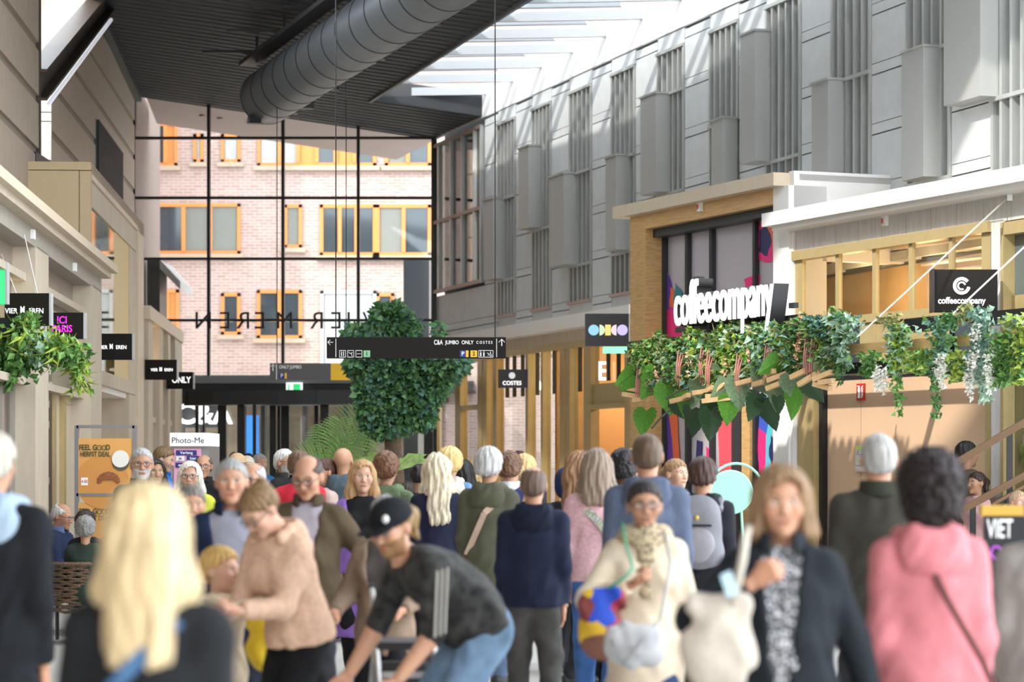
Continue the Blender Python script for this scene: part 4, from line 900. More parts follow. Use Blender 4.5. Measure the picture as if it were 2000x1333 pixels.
# low shop with bronze windows, tan wall
lp = root('coffee_shop', RS.p(30, 0), 'white wash shop front with bronze window band above the tan wall', 'shop front')
y2, y1 = RS.Y(2150), RS.Y(1548)
planebox(RS, 'cornice', M_white, lp, y2, y1+.12, 4.72, 4.89, -.6, .38); planebox(RS, 'soffit', M_white, lp, y2, y1, 4.66, 4.72, -.4, .30)
n = 12
for k in range(n):
    a = y2+(y1-y2)*k/n; b_ = y2+(y1-y2)*(k+1)/n; planebox(RS, 'wash_board', M_wash, lp, a+.004, b_-.004, 4.38, 4.70, -.3, .0)
planexbox(RS, 'pier', M_wash, lp, 1936, 1961, 0, 4.4, -.4, .0); planexbox(RS, 'pier', M_white, lp, 1535, 1553, 0, 4.7, -.4, .03)
planexbox(RS, 'head_rail', M_gold, lp, 1552, 1936, 4.28, 4.40, -.1, .05); planexbox(RS, 'sill_rail', M_gold, lp, 1552, 1936, 3.40, 3.50, -.1, .03)
for k, px in enumerate((1558, 1635, 1707, 1778, 1856, 1926)): planexbox(RS, 'mullion', M_gold, lp, px-(9 if k in (0, 5) else 3.5), px+(9 if k in (0, 5) else 3.5), 2.9, 4.3, -.05, .0)
pm = (1567, 1632, 1704, 1775, 1853, 1917)
for k in range(5):
    planexbox(RS, 'pane', M_gdoor, lp, pm[k], pm[k+1], 3.5, 4.29, -.035, -.03); planexbox(RS, 'apron_panel', M_gold, lp, pm[k]+1, pm[k+1]-1, 2.9, 3.40, -.06, -.01)
planexbox(RS, 'tan_wall', M_tanw, lp, 1592, 1656, 0, 2.95, -.35, -.18); planexbox(RS, 'tan_wall', M_tanw, lp, 1657, 1921, 0, 2.95, -.35, -.18); planexbox(RS, 'jamb', M_gold, lp, 1555, 1586, 0, 2.95, -.3, -.02); planexbox(RS, 'jamb', M_black, lp, 1586, 1592, 0, 2.95, -.3, -.1); planexbox(RS, 'jamb', M_gold, lp, 1921, 1936, 0, 2.95, -.3, -.02)
planexbox(RS, 'head_rail', M_gold, lp, 1961, 2150, 4.22, 4.36, -.25, .05); planexbox(RS, 'mullion', M_gold, lp, 1961, 1967, 0, 4.3, -.25, .05); planexbox(RS, 'pane', M_glazed, lp, 1967, 2150, 3.55, 4.22, -.12, -.1); planexbox(RS, 'apron_panel', M_gold, lp, 1967, 2150, 2.75, 3.55, -.12, -.06); planexbox(RS, 'pane', M_gdoor, lp, 1967, 2150, 0, 2.75, -.12, -.1)
text('VIE', M_lit, lp, RS.P(1994, 829, -.08), -RS.d, (0, 0, 1), .10, .003, bold=.004, name='lettering', mirror=True); planexbox(RS, 'dark_backing', mat('painted_dim_interior', (.06, .052, .035), .8, noise=.5, nscale=3), lp, 1960, 2150, 0, 2.75, -.30, -.22); planexbox(RS, 'window_poster', mat('garden_poster', (.25, .34, .08), .6, noise=.8, nscale=6), lp, 1972, 2040, RS.z(1990, 905), RS.z(1990, 868), -.16, -.13); planexbox(RS, 'window_sticker', mat('pale_sticker', (.6, .6, .6), .6), lp, 1974, 2000, RS.z(1990, 880), RS.z(1990, 850), -.17, -.16)  # mirrored letters paint a sign reflection; dark sheet paints the dim interior
iw = struct(bpy.data.objects.new('wall_coffee_interior', None), 'warm room behind the bronze coffee shop windows', 'interior'); link(iw)
y3 = y1+4.2; planebox(RS, 'back_wall', M_warm, iw, y2, y3, 2.9, 4.7, -2.2, -2.1); planebox(RS, 'shop_ceiling', mat('beige_ceiling', (.55, .46, .34), .8), iw, y2, y3, 4.55, 4.65, -2.1, -.4); planebox(RS, 'shop_floor', mat('beige_ceiling'), iw, y2, y3, 2.85, 2.9, -2.1, -.4); planebox(RS, 'end_wall', M_warm, iw, y3, y3+.1, 2.9, 4.6, -2.1, -.4)
for k in range(5):
    z = 4.42-.1*k; MB().tube([RS.p(y2+1, z, -1.2-.2*k), RS.p(y1-.5, z+.03, -1.2-.2*k)], .03, 6).build('ceiling_pipe', mat('pale_pipe', (.6, .52, .42), .5), iw)
for px in (1500, 1640, 1760, 1880):
    ld = bpy.data.lights.new('shop_light', 'POINT'); ld.energy = 16; ld.color = (1, .70, .38); ld.shadow_soft_size = .2; lo = bpy.data.objects.new('shop_light', ld); COL.objects.link(lo); lo.location = RS.p(RS.Y(px), 4.0, -1.3)
for px, py, what in ((1378, 405, 'oak lintel of the coffee portal'), (1732, 432, 'white board above the bronze windows')):
    c = RS.P(px, py, .08 if px < 1500 else .02); a = tag(MB().obox(c, RS.d*.04, RS.n*.03, (0, 0, .06)).build('alarm_sounder', M_txt, None, world=c), 'white alarm sounder on the '+what, 'alarm'); MB().obox(c+RS.d*.02+RS.n*.032, RS.d*.018, RS.n*.004, (0, 0, .03)).build('red_lens', mat('red_lens', (.7, .05, .04), .3), a)
c = RS.P(1658, 766, -.17); fe = root('fire_extinguisher_sign', c, 'red fire extinguisher sign on the tan wall', 'sign'); R_ = -RS.d
MB().obox(c, R_*.098, RS.n*.006, (0, 0, .105)).build('plate', mat('sign_red', (.50, .03, .02), .5), fe)
w = RS.n*.008
MB().obox(c-R_*.035+w-Vector((0, 0, .015)), R_*.026, RS.n*.002, (0, 0, .06)).obox(c-R_*.035+w+Vector((0, 0, .058)), R_*.016, RS.n*.002, (0, 0, .014)).obox(c-R_*.05+w+Vector((0, 0, .074)), R_*.03, RS.n*.002, (0, 0, .006)).build('extinguisher_symbol', M_txt, fe)
fm = MB()
for k in range(4): fm.tube([c+R_*(.025+.012*t)+w+Vector((0, 0, -.075+.035*k+.018*t)) for t in (0, 1, 2, 3)], [.003, .011, .009, .002], 6)
fm.build('flame_symbol', M_txt, fe)
c = RS.P(1668, 896, -.165); fp = root('floor_plan_frame', c, 'framed evacuation floor plan on the tan wall', 'picture frame')
MB().obox(c, R_*.235, RS.n*.012, (0, 0, .165)).build('frame', M_cream, fp); MB().obox(c+RS.n*.010, R_*.215, RS.n*.006, (0, 0, .145)).build('sheet', mat('plan_sheet', (.62, .58, .60), .5), fp); MB().obox(c+RS.n*.018+Vector((0, 0, .128)), R_*.21, RS.n*.001, (0, 0, .016)).build('heading_bar', mat('lime_bar', (.55, .75, .02), .5), fp)
pl = MB()
for a, b in (((-.18, -.03), (0, -.03)), ((0, -.03), (0, .03)), ((0, .03), (.1, .03)), ((.1, .03), (.1, .06)), ((.1, .06), (.2, .06))): pl.bar(c+R_*a[0]+RS.n*.018+Vector((0, 0, a[1])), c+R_*b[0]+RS.n*.018+Vector((0, 0, b[1])), .008, .008)
pl.build('route_print', mat('lime_bar'), fp)
pl = MB()
for a, b in (((-.2, .05), (.2, .05)), ((-.2, -.09), (.2, -.09)), ((.03, -.12), (.03, -.06)), ((.12, -.09), (.12, 0)), ((-.18, .06), (-.14, .1))): pl.bar(c+R_*a[0]+RS.n*.018+Vector((0, 0, a[1])), c+R_*b[0]+RS.n*.018+Vector((0, 0, b[1])), .004, .004)
pl.build('plan_lines', M_dark, fp)
# box sign with the coffee logo
c = W(1883, 569, 28.2); bs = root('coffee_box_sign', c, 'black box sign with round white coffee logo above the planter', 'sign'); s_ = 28.2/F
MB().obox(c, (62*s_, .0, 0), (.0, .10, 0), (0, 0, 41*s_)).build('box', M_sign, bs); MB().obox(c+Vector((-63.5*s_, -.02, 0)), (2*s_, 0, 0), (0, .11, 0), (0, 0, 42*s_)).build('edge_strip', M_black, bs)
lc = c+Vector((-8*s_, -.105, 9*s_))
MB().tube([lc+Vector((14*s_*math.cos(t), 0, 14*s_*math.sin(t))) for t in [.65+i*(5.45/22) for i in range(23)]], 3.4*s_, 6).build('logo_ring', M_lit, bs)
MB().tube([lc+Vector((7*s_*math.cos(t), 0, 7*s_*math.sin(t))) for t in [.3+i*(4.9/18) for i in range(19)]], 1.7*s_, 6).build('logo_ring', M_lit, bs)
text('coffeecompany', M_lit, bs, c+Vector((-8*s_, -.105, -20*s_)), (1, 0, 0), (0, 0, 1), 17.5*s_, .003, bold=.0025, width=.87)
# ---------------------------------------------------------------- planter canopy in front of the coffee shop
HP = PL(15.1, .416, -1)
plr = root('hanging_planter', HP.p(29, 2.6), 'long black steel planter hung on cables over the coffee counter', 'planter')
HP.xbox(mb := MB(), 1225, 1640, 2.78, 3.24, -.25, .0); mb.build('trough', M_black, plr)
HP.xbox(mb := MB(), 1640, 2060, 3.12, 3.26, -.9, -.75); mb.build('back_trough', M_black, plr); HP.xbox(mb := MB(), 1600, 2060, 2.66, 2.78, -.7, -.1); mb.build('frame_beam', M_black, plr)
for k, (pa, pb) in enumerate(((1648, 1740), (1740, 1858), (1868, 1935), (1935, 2005))):
    HP.xbox(mb := MB(), pa, pb, 2.86, 2.97, -.06, .0); mb.build('plank', mat('honey_plank', (.62, .40, .17), .5, noise=.2, nscale=4, stretch=(1, 1, 12)), plr)
HP.xbox(mb := MB(), 1858, 1868, 2.78, 3.1, -.3, .02); mb.build('bracket', M_black, plr)
for k in range(4):
    y = HP.Y(1660)-k*1.45; a = HP.p(y, 3.02, -.05); b_ = RS.p(y+.75, 4.64, .02); MB().tube([b_, a], .010, 5).build('cable', mat('cable_steel', (.62, .58, .52), .4, metal=.4), plr); MB().obox(b_, (.03, 0, 0), (0, .03, 0), (0, 0, .05)).build('anchor', M_steel, plr)
HP.xbox(mb := MB(), 1230, 1600, 2.70, 2.80, -1.9, -1.8); mb.build('frame_beam', M_black, plr)
for px in (1300, 1520, 1800): MB().bar(HP.p(HP.Y(px), 2.75, -.1), HP.p(HP.Y(px), 2.75, -2.0), .08, .1).build('cantilever', M_black, plr)
cl = root('coffee_lettering', HP.p(30.5, 3.3), 'big white three dimensional coffeecompany letters standing on the planter', 'sign')
o1 = W(1418, 588, 30.1); R2 = -HP.d
text('coffeecompany', M_lit, cl, o1+HP.n*.06, R2, (0, 0, 1), .76, .012, bold=.006, name='letter_faces', width=.545)
text('coffeecompany', M_dark, cl, o1-HP.n*.05, R2, (0, 0, 1), .76, .095, bold=.014, name='letter_sides', width=.545)
MB().bar(HP.p(HP.Y(1300), 3.34, -.16), HP.p(HP.Y(1548), 3.34, -.16), .06, .06).build('rail', M_black, cl); MB().obox(W(1365, 549, 31), R2*.05, HP.n*.05, (0, 0, .05)).build('spot_box', M_dark, cl); MB().obox(W(1550, 597, 29), R2*.06, HP.n*.03, (0, 0, .03)).build('end_box', M_dark, cl)
for px in (1366, 1500): MB().bar(HP.p(HP.Y(px), 2.9, -.14), HP.p(HP.Y(px), 3.7, -.14), .06, .05).build('stand', M_dark, cl)
# greenery: leaf scatter
def leaf_set(name, parent, pts, nrm_f, size, m, seed=0, shape='oval', curl=.25):
    """many small folded leaves joined in one mesh; pts are world points"""
    r = np.random.RandomState(seed); P = np.array([tuple(p) for p in pts]); n = len(P)
    if shape == 'oval': base = np.array([(0, 0, 0), (.35, .45, .10), (0, .5, -.02), (-.35, .45, .10), (0, 1, -.12)]); fc = np.array([(0, 1, 2), (0, 2, 3), (2, 1, 4), (3, 2, 4)])
    elif shape == 'strap': base = np.array([(0, 0, 0), (.09, .5, .02), (0, .5, .05), (-.09, .5, .02), (0, 1.1, -.35)]); fc = np.array([(0, 1, 2), (0, 2, 3), (2, 1, 4), (3, 2, 4)])
    else: base = np.array([(0, 0, 0), (.42, .1, .05), (.22, .42, 0), (.0, .95, -.1), (-.22, .42, 0), (-.42, .1, .05)]); fc = np.array([(0, 1, 2), (0, 2, 3), (0, 3, 4), (0, 4, 5)])
    V = np.zeros((n, len(base), 3)); 
    for i in range(n):
        d = np.array(nrm_f(P[i], r)); d = d/(np.linalg.norm(d)+1e-9); u = r.normal(size=3); x = np.cross(d, u); x /= np.linalg.norm(x)+1e-9; z = np.cross(x, d); s = size*r.uniform(.6, 1.25)
        V[i] = P[i]+s*(base[:, :1]*x+base[:, 1:2]*d+base[:, 2:]*z)
    Fc = (np.arange(n)[:, None, None]*len(base)+fc[None]).reshape(-1, 3); w = wl(parent)
    o = arr_obj(name, V.reshape(-1, 3)-np.array(w), Fc, m, parent, w, smooth=False); o['kind'] = 'stuff'; return o
def leafmat(name, c, v=.45): return mat(name, c, .45, noise=v, nscale=14, spec=.4)
LG = [leafmat('leaf_deep', (.075, .20, .045)), leafmat('leaf_mid', (.15, .33, .07)), leafmat('leaf_lime', (.38, .50, .07)), leafmat('leaf_sage', (.36, .52, .38)), leafmat('leaf_olive', (.30, .30, .10)), leafmat('leaf_blue', (.15, .31, .23))]
hg = root('living_hedge', HP.p(30.5, 2.7), 'dense mixed green hedge hanging on the front of the planter under the letters', 'hedge')
def hedge_pts(n, seed, zlo=2.50, zhi=3.36, pa=1228, pb=1650, patch=None):
    r = np.random.RandomState(seed); out = []
    cen = [(r.uniform(pa, pb), r.uniform(zlo, zhi)) for _ in range(16)]
    while len(out) < n:
        if patch: c = cen[r.randint(16)]; px = c[0]+r.normal()*13; z = c[1]+r.normal()*.14
        else: px = r.uniform(pa, pb); z = r.uniform(zlo, zhi)
        if not (pa-8 < px < pb+10): continue
        t = (px-pa)/(pb-pa); zb = 2.56+.16*t; zt = 3.26+.06*t+.05*math.sin(px*.09)
        if z < zb or z > zt: continue
        e = min(1, (zt-z)/.1, (z-zb)/.1+.2); out.append(HP.p(HP.Y(px+20), z, .03+.13*r.rand()*e+.05*math.sin(px*.11+z*7)))
    return out
outf = lambda p, r: np.array(HP.n)*r.uniform(.3, 1)+np.array((0, 0, r.uniform(-.9, .5)))+r.normal(size=3)*.35
for i, (k, n, sz, sh) in enumerate([(0, 1700, .075, 'oval'), (1, 1500, .075, 'oval'), (4, 900, .10, 'strap'), (4, 700, .08, 'oval'), (3, 650, .10, 'heart'), (2, 420, .09, 'heart'), (5, 450, .08, 'oval'), (1, 600, .04, 'oval')]):
    leaf_set('foliage', hg, hedge_pts(n, 20+i, patch=k in (2, 3, 5) or i == 7), outf, sz, LG[k], 40+i, sh)
fl_ = MB()
for px, z in ((1320, 2.95), (1365, 2.96), (1436, 2.86), (1492, 2.92), (1500, 2.9), (1583, 2.95), (1571, 2.98), (1240, 2.8), (1378, 2.9)):
    p = HP.p(HP.Y(px+34), z, .2)
    for k in range(3): fl_.tube([p+Vector((.03*k, 0, .1-.03*k)), p+Vector((.02*k-.02, -.02, -.1)), p+Vector((.02*k-.03, -.02, -.28-.04*k))], [.008, .013, .004], 5)
fl_.build('amaranth_tassels', mat('tassel_pink', (.48, .20, .17), .7), hg)['kind'] = 'stuff'
fp_ = []
for px, z in ((1341, 2.9), (1278, 2.75), (1460, 3.0), (1560, 3.1), (1556, 2.95), (1413, 2.8)):
    fp_ += [HP.p(HP.Y(px+34)+random.gauss(0, .03), z+random.gauss(0, .11), .2) for _ in range(28)]
leaf_set('peach_flowers', hg, fp_, outf, .045, mat('flower_peach', (.80, .45, .30), .6), 77, 'heart')
# ivy and wisteria over the planks
iv = root('trailing_ivy', HP.p(27, 2.6), 'trailing ivy with white wisteria hanging over the wooden planks', 'plant')
r = np.random.RandomState(5); pts = {k: [] for k in range(6)}
for cx_, zt, zb, wd, n, kk in [(1655, 3.25, 3.0, 28, 320, (3, 0)), (1600, 3.3, 3.05, 35, 420, (0, 5)), (1640, 3.05, 2.55, 10, 170, (0,)), (1755, 3.12, 2.62, 26, 520, (1, 3, 2)), (1840, 3.16, 2.55, 26, 460, (5, 1)), (1915, 3.2, 2.5, 26, 520, (5, 3)), (1965, 2.95, 2.45, 30, 520, (0, 1)), (2000, 3.0, 2.45, 25, 420, (2, 0)), (1700, 2.85, 2.62, 25, 200, (1, 0)), (1800, 2.85, 2.62, 30, 240, (2, 1)), (1880, 2.8, 2.5, 30, 260, (2, 0)), (1980, 3.1, 2.98, 25, 120, (2, 3)), (1860, 3.2, 3.05, 14, 120, (0,)), (1745, 3.22, 3.08, 20, 80, (4,)), (1890, 3.26, 3.1, 12, 80, (4,)), (1830, 2.7, 2.15, 5, 130, (0,)), (1755, 2.62, 2.2, 6, 60, (1,)), (1925, 2.6, 2.3, 12, 110, (3,))]:
    for _ in range(n):
        z = r.uniform(zb, zt); t = (zt-z)/(zt-zb); px = cx_+r.normal()*wd*.5*(1-.45*t)+math.sin(z*9)*3; pts[kk[r.randint(len(kk))]].append(HP.p(HP.Y(px+18), z, .06+.1*r.rand()))
for k in range(6):
    if pts[k]: leaf_set('foliage', iv, pts[k], outf, .072 if k != 0 else .055, LG[k], 60+k, 'heart' if k in (1, 2, 3) else 'oval')
wp = []
for cx_, zt, zb in ((1716, 2.72, 2.45), (1728, 2.68, 2.42), (1843, 2.80, 2.45), (1836, 2.75, 2.55), (1900, 2.78, 2.32), (1908, 3.05, 2.6), (1935, 2.75, 2.35), (1895, 2.6, 2.4)):
    for _ in range(95):
        z = r.uniform(zb, zt); t = (zt-z)/(zt-zb); wp.append(HP.p(HP.Y(cx_+30+r.normal()*6*(1-.8*t)), z, .16+.05*r.rand()))
leaf_set('wisteria_flowers', iv, wp, outf, .045, mat('flower_white', (.80, .78, .70), .6), 78, 'heart')
# wooden stick cluster and monstera leaves
st = root('wooden_stick_cluster', HP.p(30.5, 2.45), 'cluster of pale square wooden sticks below the living hedge', 'decoration')
for i, (x0, y0, x1, y1) in enumerate([(1216, 757, 1255, 764), (1217, 770, 1262, 777), (1238, 782, 1270, 780), (1310, 785, 1350, 775), (1335, 778, 1345, 772), (1355, 768, 1385, 764), (1382, 764, 1393, 757), (1397, 766, 1422, 745), (1372, 784, 1440, 776), (1440, 750, 1470, 742), (1498, 760, 1542, 742), (1495, 737, 1512, 725), (1500, 744, 1542, 728), (1545, 738, 1582, 720), (1560, 752, 1603, 726), (1590, 742, 1625, 727), (1600, 748, 1628, 744), (1590, 750, 1622, 759), (1472, 752, 1492, 746), (1380, 775, 1420, 772)]):
    ya_ = HP.Y((x0+x1)/2)-.42; MB().bar(W(x0, y0, ya_+.12), W(x1, y1, ya_-.1), .055, .055).build('stick', mat('pale_pine', (.68, .44, .22), .55, noise=.15, nscale=10), st)
mo = root('monstera_plant', HP.p(30.5, 2.4), 'large monstera leaves hanging under the living hedge', 'plant')
def monstera_mesh(notch):
    P = [(.03, .03), (.17, -.11), (.34, -.06), (.44, .10), (.45, .28), (.38, .48), (.27, .68), (.13, .87), (0, 1.02)]; out = []
    for k in range(len(P)-1):
        out.append(P[k]); f = .50 if notch else .80
        if 1 < k < 7: mx_, my_ = (P[k][0]+P[k+1][0])/2, (P[k][1]+P[k+1][1])/2; out += [(P[k][0]*.42+P[k+1][0]*.58, P[k][1]*.42+P[k+1][1]*.58), (mx_*f, my_*f+.42*(1-f)*(my_)+.02), (P[k][0]*.58+P[k+1][0]*.42, P[k][1]*.58+P[k+1][1]*.42)][::-1]
    out.append(P[-1]); V = []; Fq = []; n = len(out)-1
    for s_ in (1, -1):
        base = len(V)
        for k in range(n+1):
            x, y = out[k]; V.append((s_*x, y, .16*abs(x)-.25*(y-.35)**2)); V.append((0, min(1.02, max(.03, y*.9+.06)), -.25*(y-.35)**2))
        for k in range(n): q = (base+2*k, base+2*k+1, base+2*k+3, base+2*k+2); Fq.append(q if s_ > 0 else q[::-1])
    return V, Fq
mm = None
MG = [leafmat('monstera_bright', (.10, .30, .03), .3), leafmat('monstera_dark', (.025, .07, .025), .3), leafmat('monstera_grey', (.17, .26, .14), .4)]
mesh_ = []
for m_ in MG:
    mV, mF = monstera_mesh(m_ is MG[1]); me = bpy.data.meshes.new('large_leaf'); me.from_pydata(mV, [], mF); me.materials.append(m_); mesh_.append(me)
for i, (px, py, s_, k, rot) in enumerate([(1285, 745, .36, 0, .6), (1255, 775, .32, 0, 1.2), (1300, 770, .34, 0, -.3), (1330, 785, .30, 0, .2), (1262, 820, .32, 0, .3), (1240, 748, .28, 0, 1.0), (1345, 740, .36, 1, -.9), (1360, 760, .30, 2, -.6), (1358, 780, .22, 2, .5), (1320, 800, .28, 1, -.4), (1352, 818, .34, 1, .2), (1388, 820, .32, 1, -.2), (1426, 795, .30, 0, .1), (1408, 735, .32, 2, .4), (1442, 755, .34, 2, .1), (1420, 770, .28, 2, .9), (1478, 762, .26, 2, -1.1), (1480, 735, .30, 2, -.6), (1512, 765, .30, 2, .3), (1545, 750, .34, 2, -.3), (1546, 780, .30, 0, -.2), (1575, 765, .26, 1, -.9), (1490, 805, .32, 1, -.2), (1480, 790, .28, 1, .6), (1530, 722, .28, 0, 1.1), (1550, 718, .26, 0, -.8), (1600, 722, .32, 2, -1.3), (1518, 795, .18, 1, .2), (1395, 795, .28, 1, .8), (1450, 725, .26, 0, -1.0)]):
    o = bpy.data.objects.new('large_leaf', mesh_[k]); y = HP.Y(px)-.25-.05*(i % 4); link(o, mo, W(px, py-20, y)); s_ *= 1.18; o.scale = (s_*.9, s_, s_); o.rotation_euler = (-1.25+.25*math.sin(i*2.1), .25*math.sin(i*1.3), -.35+.5*math.sin(i*3.7)); o.rotation_euler.rotate_axis('Z', math.pi*0+rot)
for i, (a, b) in enumerate([((1272, 838), (1310, 800)), ((1625, 731), (1668, 727)), ((1300, 780), (1340, 760)), ((1440, 800), (1460, 770))]): MB().tube([W(*a, 30.2), W((a[0]+b[0])/2, (a[1]+b[1])/2-3, 30.2), W(*b, 30.3)], .012, 5).build('stem', mat('stem_dark', (.05, .05, .035), .7), mo)
# ---------------------------------------------------------------- duct with spotlights
du = root('air_duct', (-4.5, 47, 8.39), 'large round grey ventilation duct below the dark ceiling', 'duct')
dd = Vector((.2924, -.9563, 0)); D0 = Vector((-4.5, 47, 8.39)); M_duct = mat('duct_grey', (.17, .19, .21), .42, metal=.3, noise=.08)
MB().tube([D0-dd*.45, D0-dd*.38, D0-dd*.2, D0]+[D0+dd*(1.0*k) for k in range(1, 19)], [.05, .28, .44, .5]+[.5]*18, 40).build('shell', M_duct, du, smooth=True)
ring = None
for k in range(19):
    MB().tube([D0+dd*(.05+.95*k), D0+dd*(.075+.95*k)], .508, 40).build('joint_ring', M_dark, du)
MB().bar(D0-dd*.1+Vector((-.35, 0, .62)), D0+dd*17+Vector((-.35, 0, .62)), .3, .08).build('cable_tray', M_dark, du)
for k in range(7):
    p = D0+dd*(.6+2.4*k); MB().bar(p+Vector((-.3, 0, .55)), (p.x-.3, p.y, cz(p.x, p.y)), .05).build('hanger', M_black, du); MB().bar(p+Vector((-1.3, 0, .75)), p+Vector((-.2, 0, .75)), .06, .05).build('hanger_arm', M_dark, du)
spots = [('topmost spotlight on the duct, its lamp dark', 848, 40, 0), ('spotlight on the duct just below the topmost one, pale side towards the hall', 742, 71, 0), ('spotlight at the lower edge of the duct beside the second lit lamp', 740, 108, 0), ('glowing spotlight highest on the lower duct edge', 722, 116, 1), ('spotlight on the duct flank with pale left face', 645, 138, 0), ('dark spotlight next to the middle glowing lamp', 648, 168, 0), ('middle glowing spotlight on the lower duct edge', 630, 174, 1), ('dark spotlight on the rounded duct end flank', 567, 190, 0), ('dark spotlight left of the lowest glowing lamp', 571, 214, 0), ('lowest glowing spotlight under the duct end', 555, 221, 1), ('spotlight hanging under the leftmost duct end', 497, 234, 0), ('small pendant spotlight on the dark ceiling near the duct', 600, 205, 2)]
for lb, px, py, k in spots:
    s = (190-py)/190*9.2 if py < 190 else 0; q = D0+dd*s; Yq = q.y-.35; p = W(px, py, Yq)
    t = root('spotlight', p, lb, 'spotlight'); MB().obox(p, (.10, .03, .0), (-.03, .10, 0), (0, 0, .075)).build('housing', M_black, t)
    MB().bar(p, p+Vector((-.05, .22, .12)), .025).build('stem', M_black, t)
    MB().obox(p+Vector((-.075, -.06, -.03)), (.05, 0, 0), (0, .03, 0), (0, 0, .05)).build('lens', mat('spot_glow', (1, .80, .5), .4, emit=8) if k == 1 else M_duct, t)
# ---------------------------------------------------------------- hanging direction signs
Ys = 32; hs_ = root('direction_sign', W(813, 680, Ys), 'long black hanging direction sign with arrows and shop names', 'sign'); u = Ys/F
p, q = W(638, 700, Ys), W(988, 659, Ys); MB().box(p.x, q.x, Ys, Ys+.12, p.z, q.z).build('panel', M_sign, hs_)
for px in (656, 967): MB().tube([W(px, 660, Ys+.05), W(px, -420, Ys+.05)], .008, 5).build('wire', M_black, hs_)
def ln(pts, w, par, name='symbol', Y=None, m=M_txt):
    mb = MB()
    for a, b in zip(pts[:-1], pts[1:]): mb.bar(W(*a, Y), W(*b, Y), w, .006)
    return mb.build(name, m, par)
yy = Ys-.006
ln([(651, 669), (640, 669)], .011, hs_, 'arrow', yy); ln([(645, 664), (640, 669), (645, 674)], .011, hs_, 'arrow', yy); ln([(980, 676), (980, 663)], .011, hs_, 'arrow', yy); ln([(974, 669), (980, 663), (986, 669)], .011, hs_, 'arrow', yy)
ln([(656, 662), (656, 698)], .007, hs_, 'divider', yy); ln([(970, 662), (970, 698)], .007, hs_, 'divider', yy)
for s, px, sz, bo, wdt in (('C&A', 856, 12.5, .005, .66), ('JUMBO', 883, 9.8, .006, .82), ('ONLY', 913, 9.8, .006, .84), ('C O S T E S', 946, 7.4, .001, .82)): text(s, M_txt, hs_, W(px, 669.5, yy), (1, 0, 0), (0, 0, 1), sz*u*1.05, .002, bold=bo, width=wdt)
def icon(x0, y0, x1, y1, fill=None, par=hs_, Y=yy):
    if fill is not None: MB().box(W(x0, 0, Y).x, W(x1, 0, Y).x, Y, Y+.008, W(0, y1, Y).z, W(0, y0, Y).z).build('icon_field', fill, par)
    else: ln([(x0, y0), (x1, y0), (x1, y1), (x0, y1), (x0, y0)], .005, par, 'icon_border', Y)
M_gold2 = mat('sign_yellow', (.85, .50, .03), .5); M_blue = mat('sign_blue', (.03, .04, .22), .5); M_gr = mat('sign_soft_green', (.24, .5, .27), .5)
icon(663, 685, 675, 698); icon(679, 685, 691, 698); icon(695, 685, 707, 698); icon(710, 685, 723, 698, M_gr); icon(898, 685, 910, 698, M_blue); icon(910, 685, 915, 698, M_gold2); icon(919, 685, 932, 698, M_gold2); icon(935, 685, 963, 698)
y3 = yy-.006
ln([(667, 687), (667, 696)], .009, hs_, 'symbol', y3); ln([(671, 687), (671, 696)], .009, hs_, 'symbol', y3); ln([(681, 688), (684, 691), (689, 689)], .008, hs_, 'symbol', y3); ln([(686, 691), (688, 696)], .014, hs_, 'symbol', y3); ln([(697, 691.5), (705, 691.5)], .026, hs_, 'symbol', y3)
for s, px in (('P', 904), ('2', 925.5), ('1', 716.5)): text(s, M_txt if s == 'P' else M_dark, hs_, W(px, 691.5, y3), (1, 0, 0), (0, 0, 1), 11*u, .001, bold=.002)
for px in (939, 945): ln([(px, 689), (px, 696)], .016, hs_, 'symbol', y3); ln([(px, 686.5), (px, 688)], .010, hs_, 'symbol', y3)
ln([(951, 690), (955, 691), (953, 695)], .008, hs_, 'symbol', y3); ln([(958, 687), (958, 691), (961, 695)], .008, hs_, 'symbol', y3); ln([(956, 692), (957, 695), (960, 696)], .006, hs_, 'symbol', y3)
Y2 = 45; h2 = root('small_direction_sign', W(605, 727, Y2), 'smaller grey hanging direction sign with yellow end over the entrance', 'sign'); u2 = Y2/F
for x0, x1, m in ((527, 646, mat('sign_grey', (.10, .095, .10), .5)), (646, 683, M_gold2)):
    p, q = W(x0, 743, Y2), W(x1, 710, Y2); MB().box(p.x, q.x, Y2, Y2+.1, p.z, q.z).build('panel', m, h2)
y4 = Y2-.008
ln([(533, 725), (533, 712)], .016, h2, 'arrow', y4); ln([(528, 717), (533, 712), (538, 717)], .016, h2, 'arrow', y4); ln([(540, 712), (540, 742)], .012, h2, 'divider', y4); text('ONLY JUMBO', M_txt, h2, W(567, 717.5, y4), (1, 0, 0), (0, 0, 1), 9*u2, .002, bold=.005, width=.8)
icon(545, 729, 556, 740, M_blue, h2, y4); icon(556, 729, 560, 740, M_gold2, h2, y4); text('P', M_txt, h2, W(550.5, 734.5, y4-.008), (1, 0, 0), (0, 0, 1), 11*u2, .001)
for px in (541, 676): MB().tube([W(px, 711, Y2+.05), W(px, 150, Y2+.05)], .009, 5).build('wire', M_black, h2)
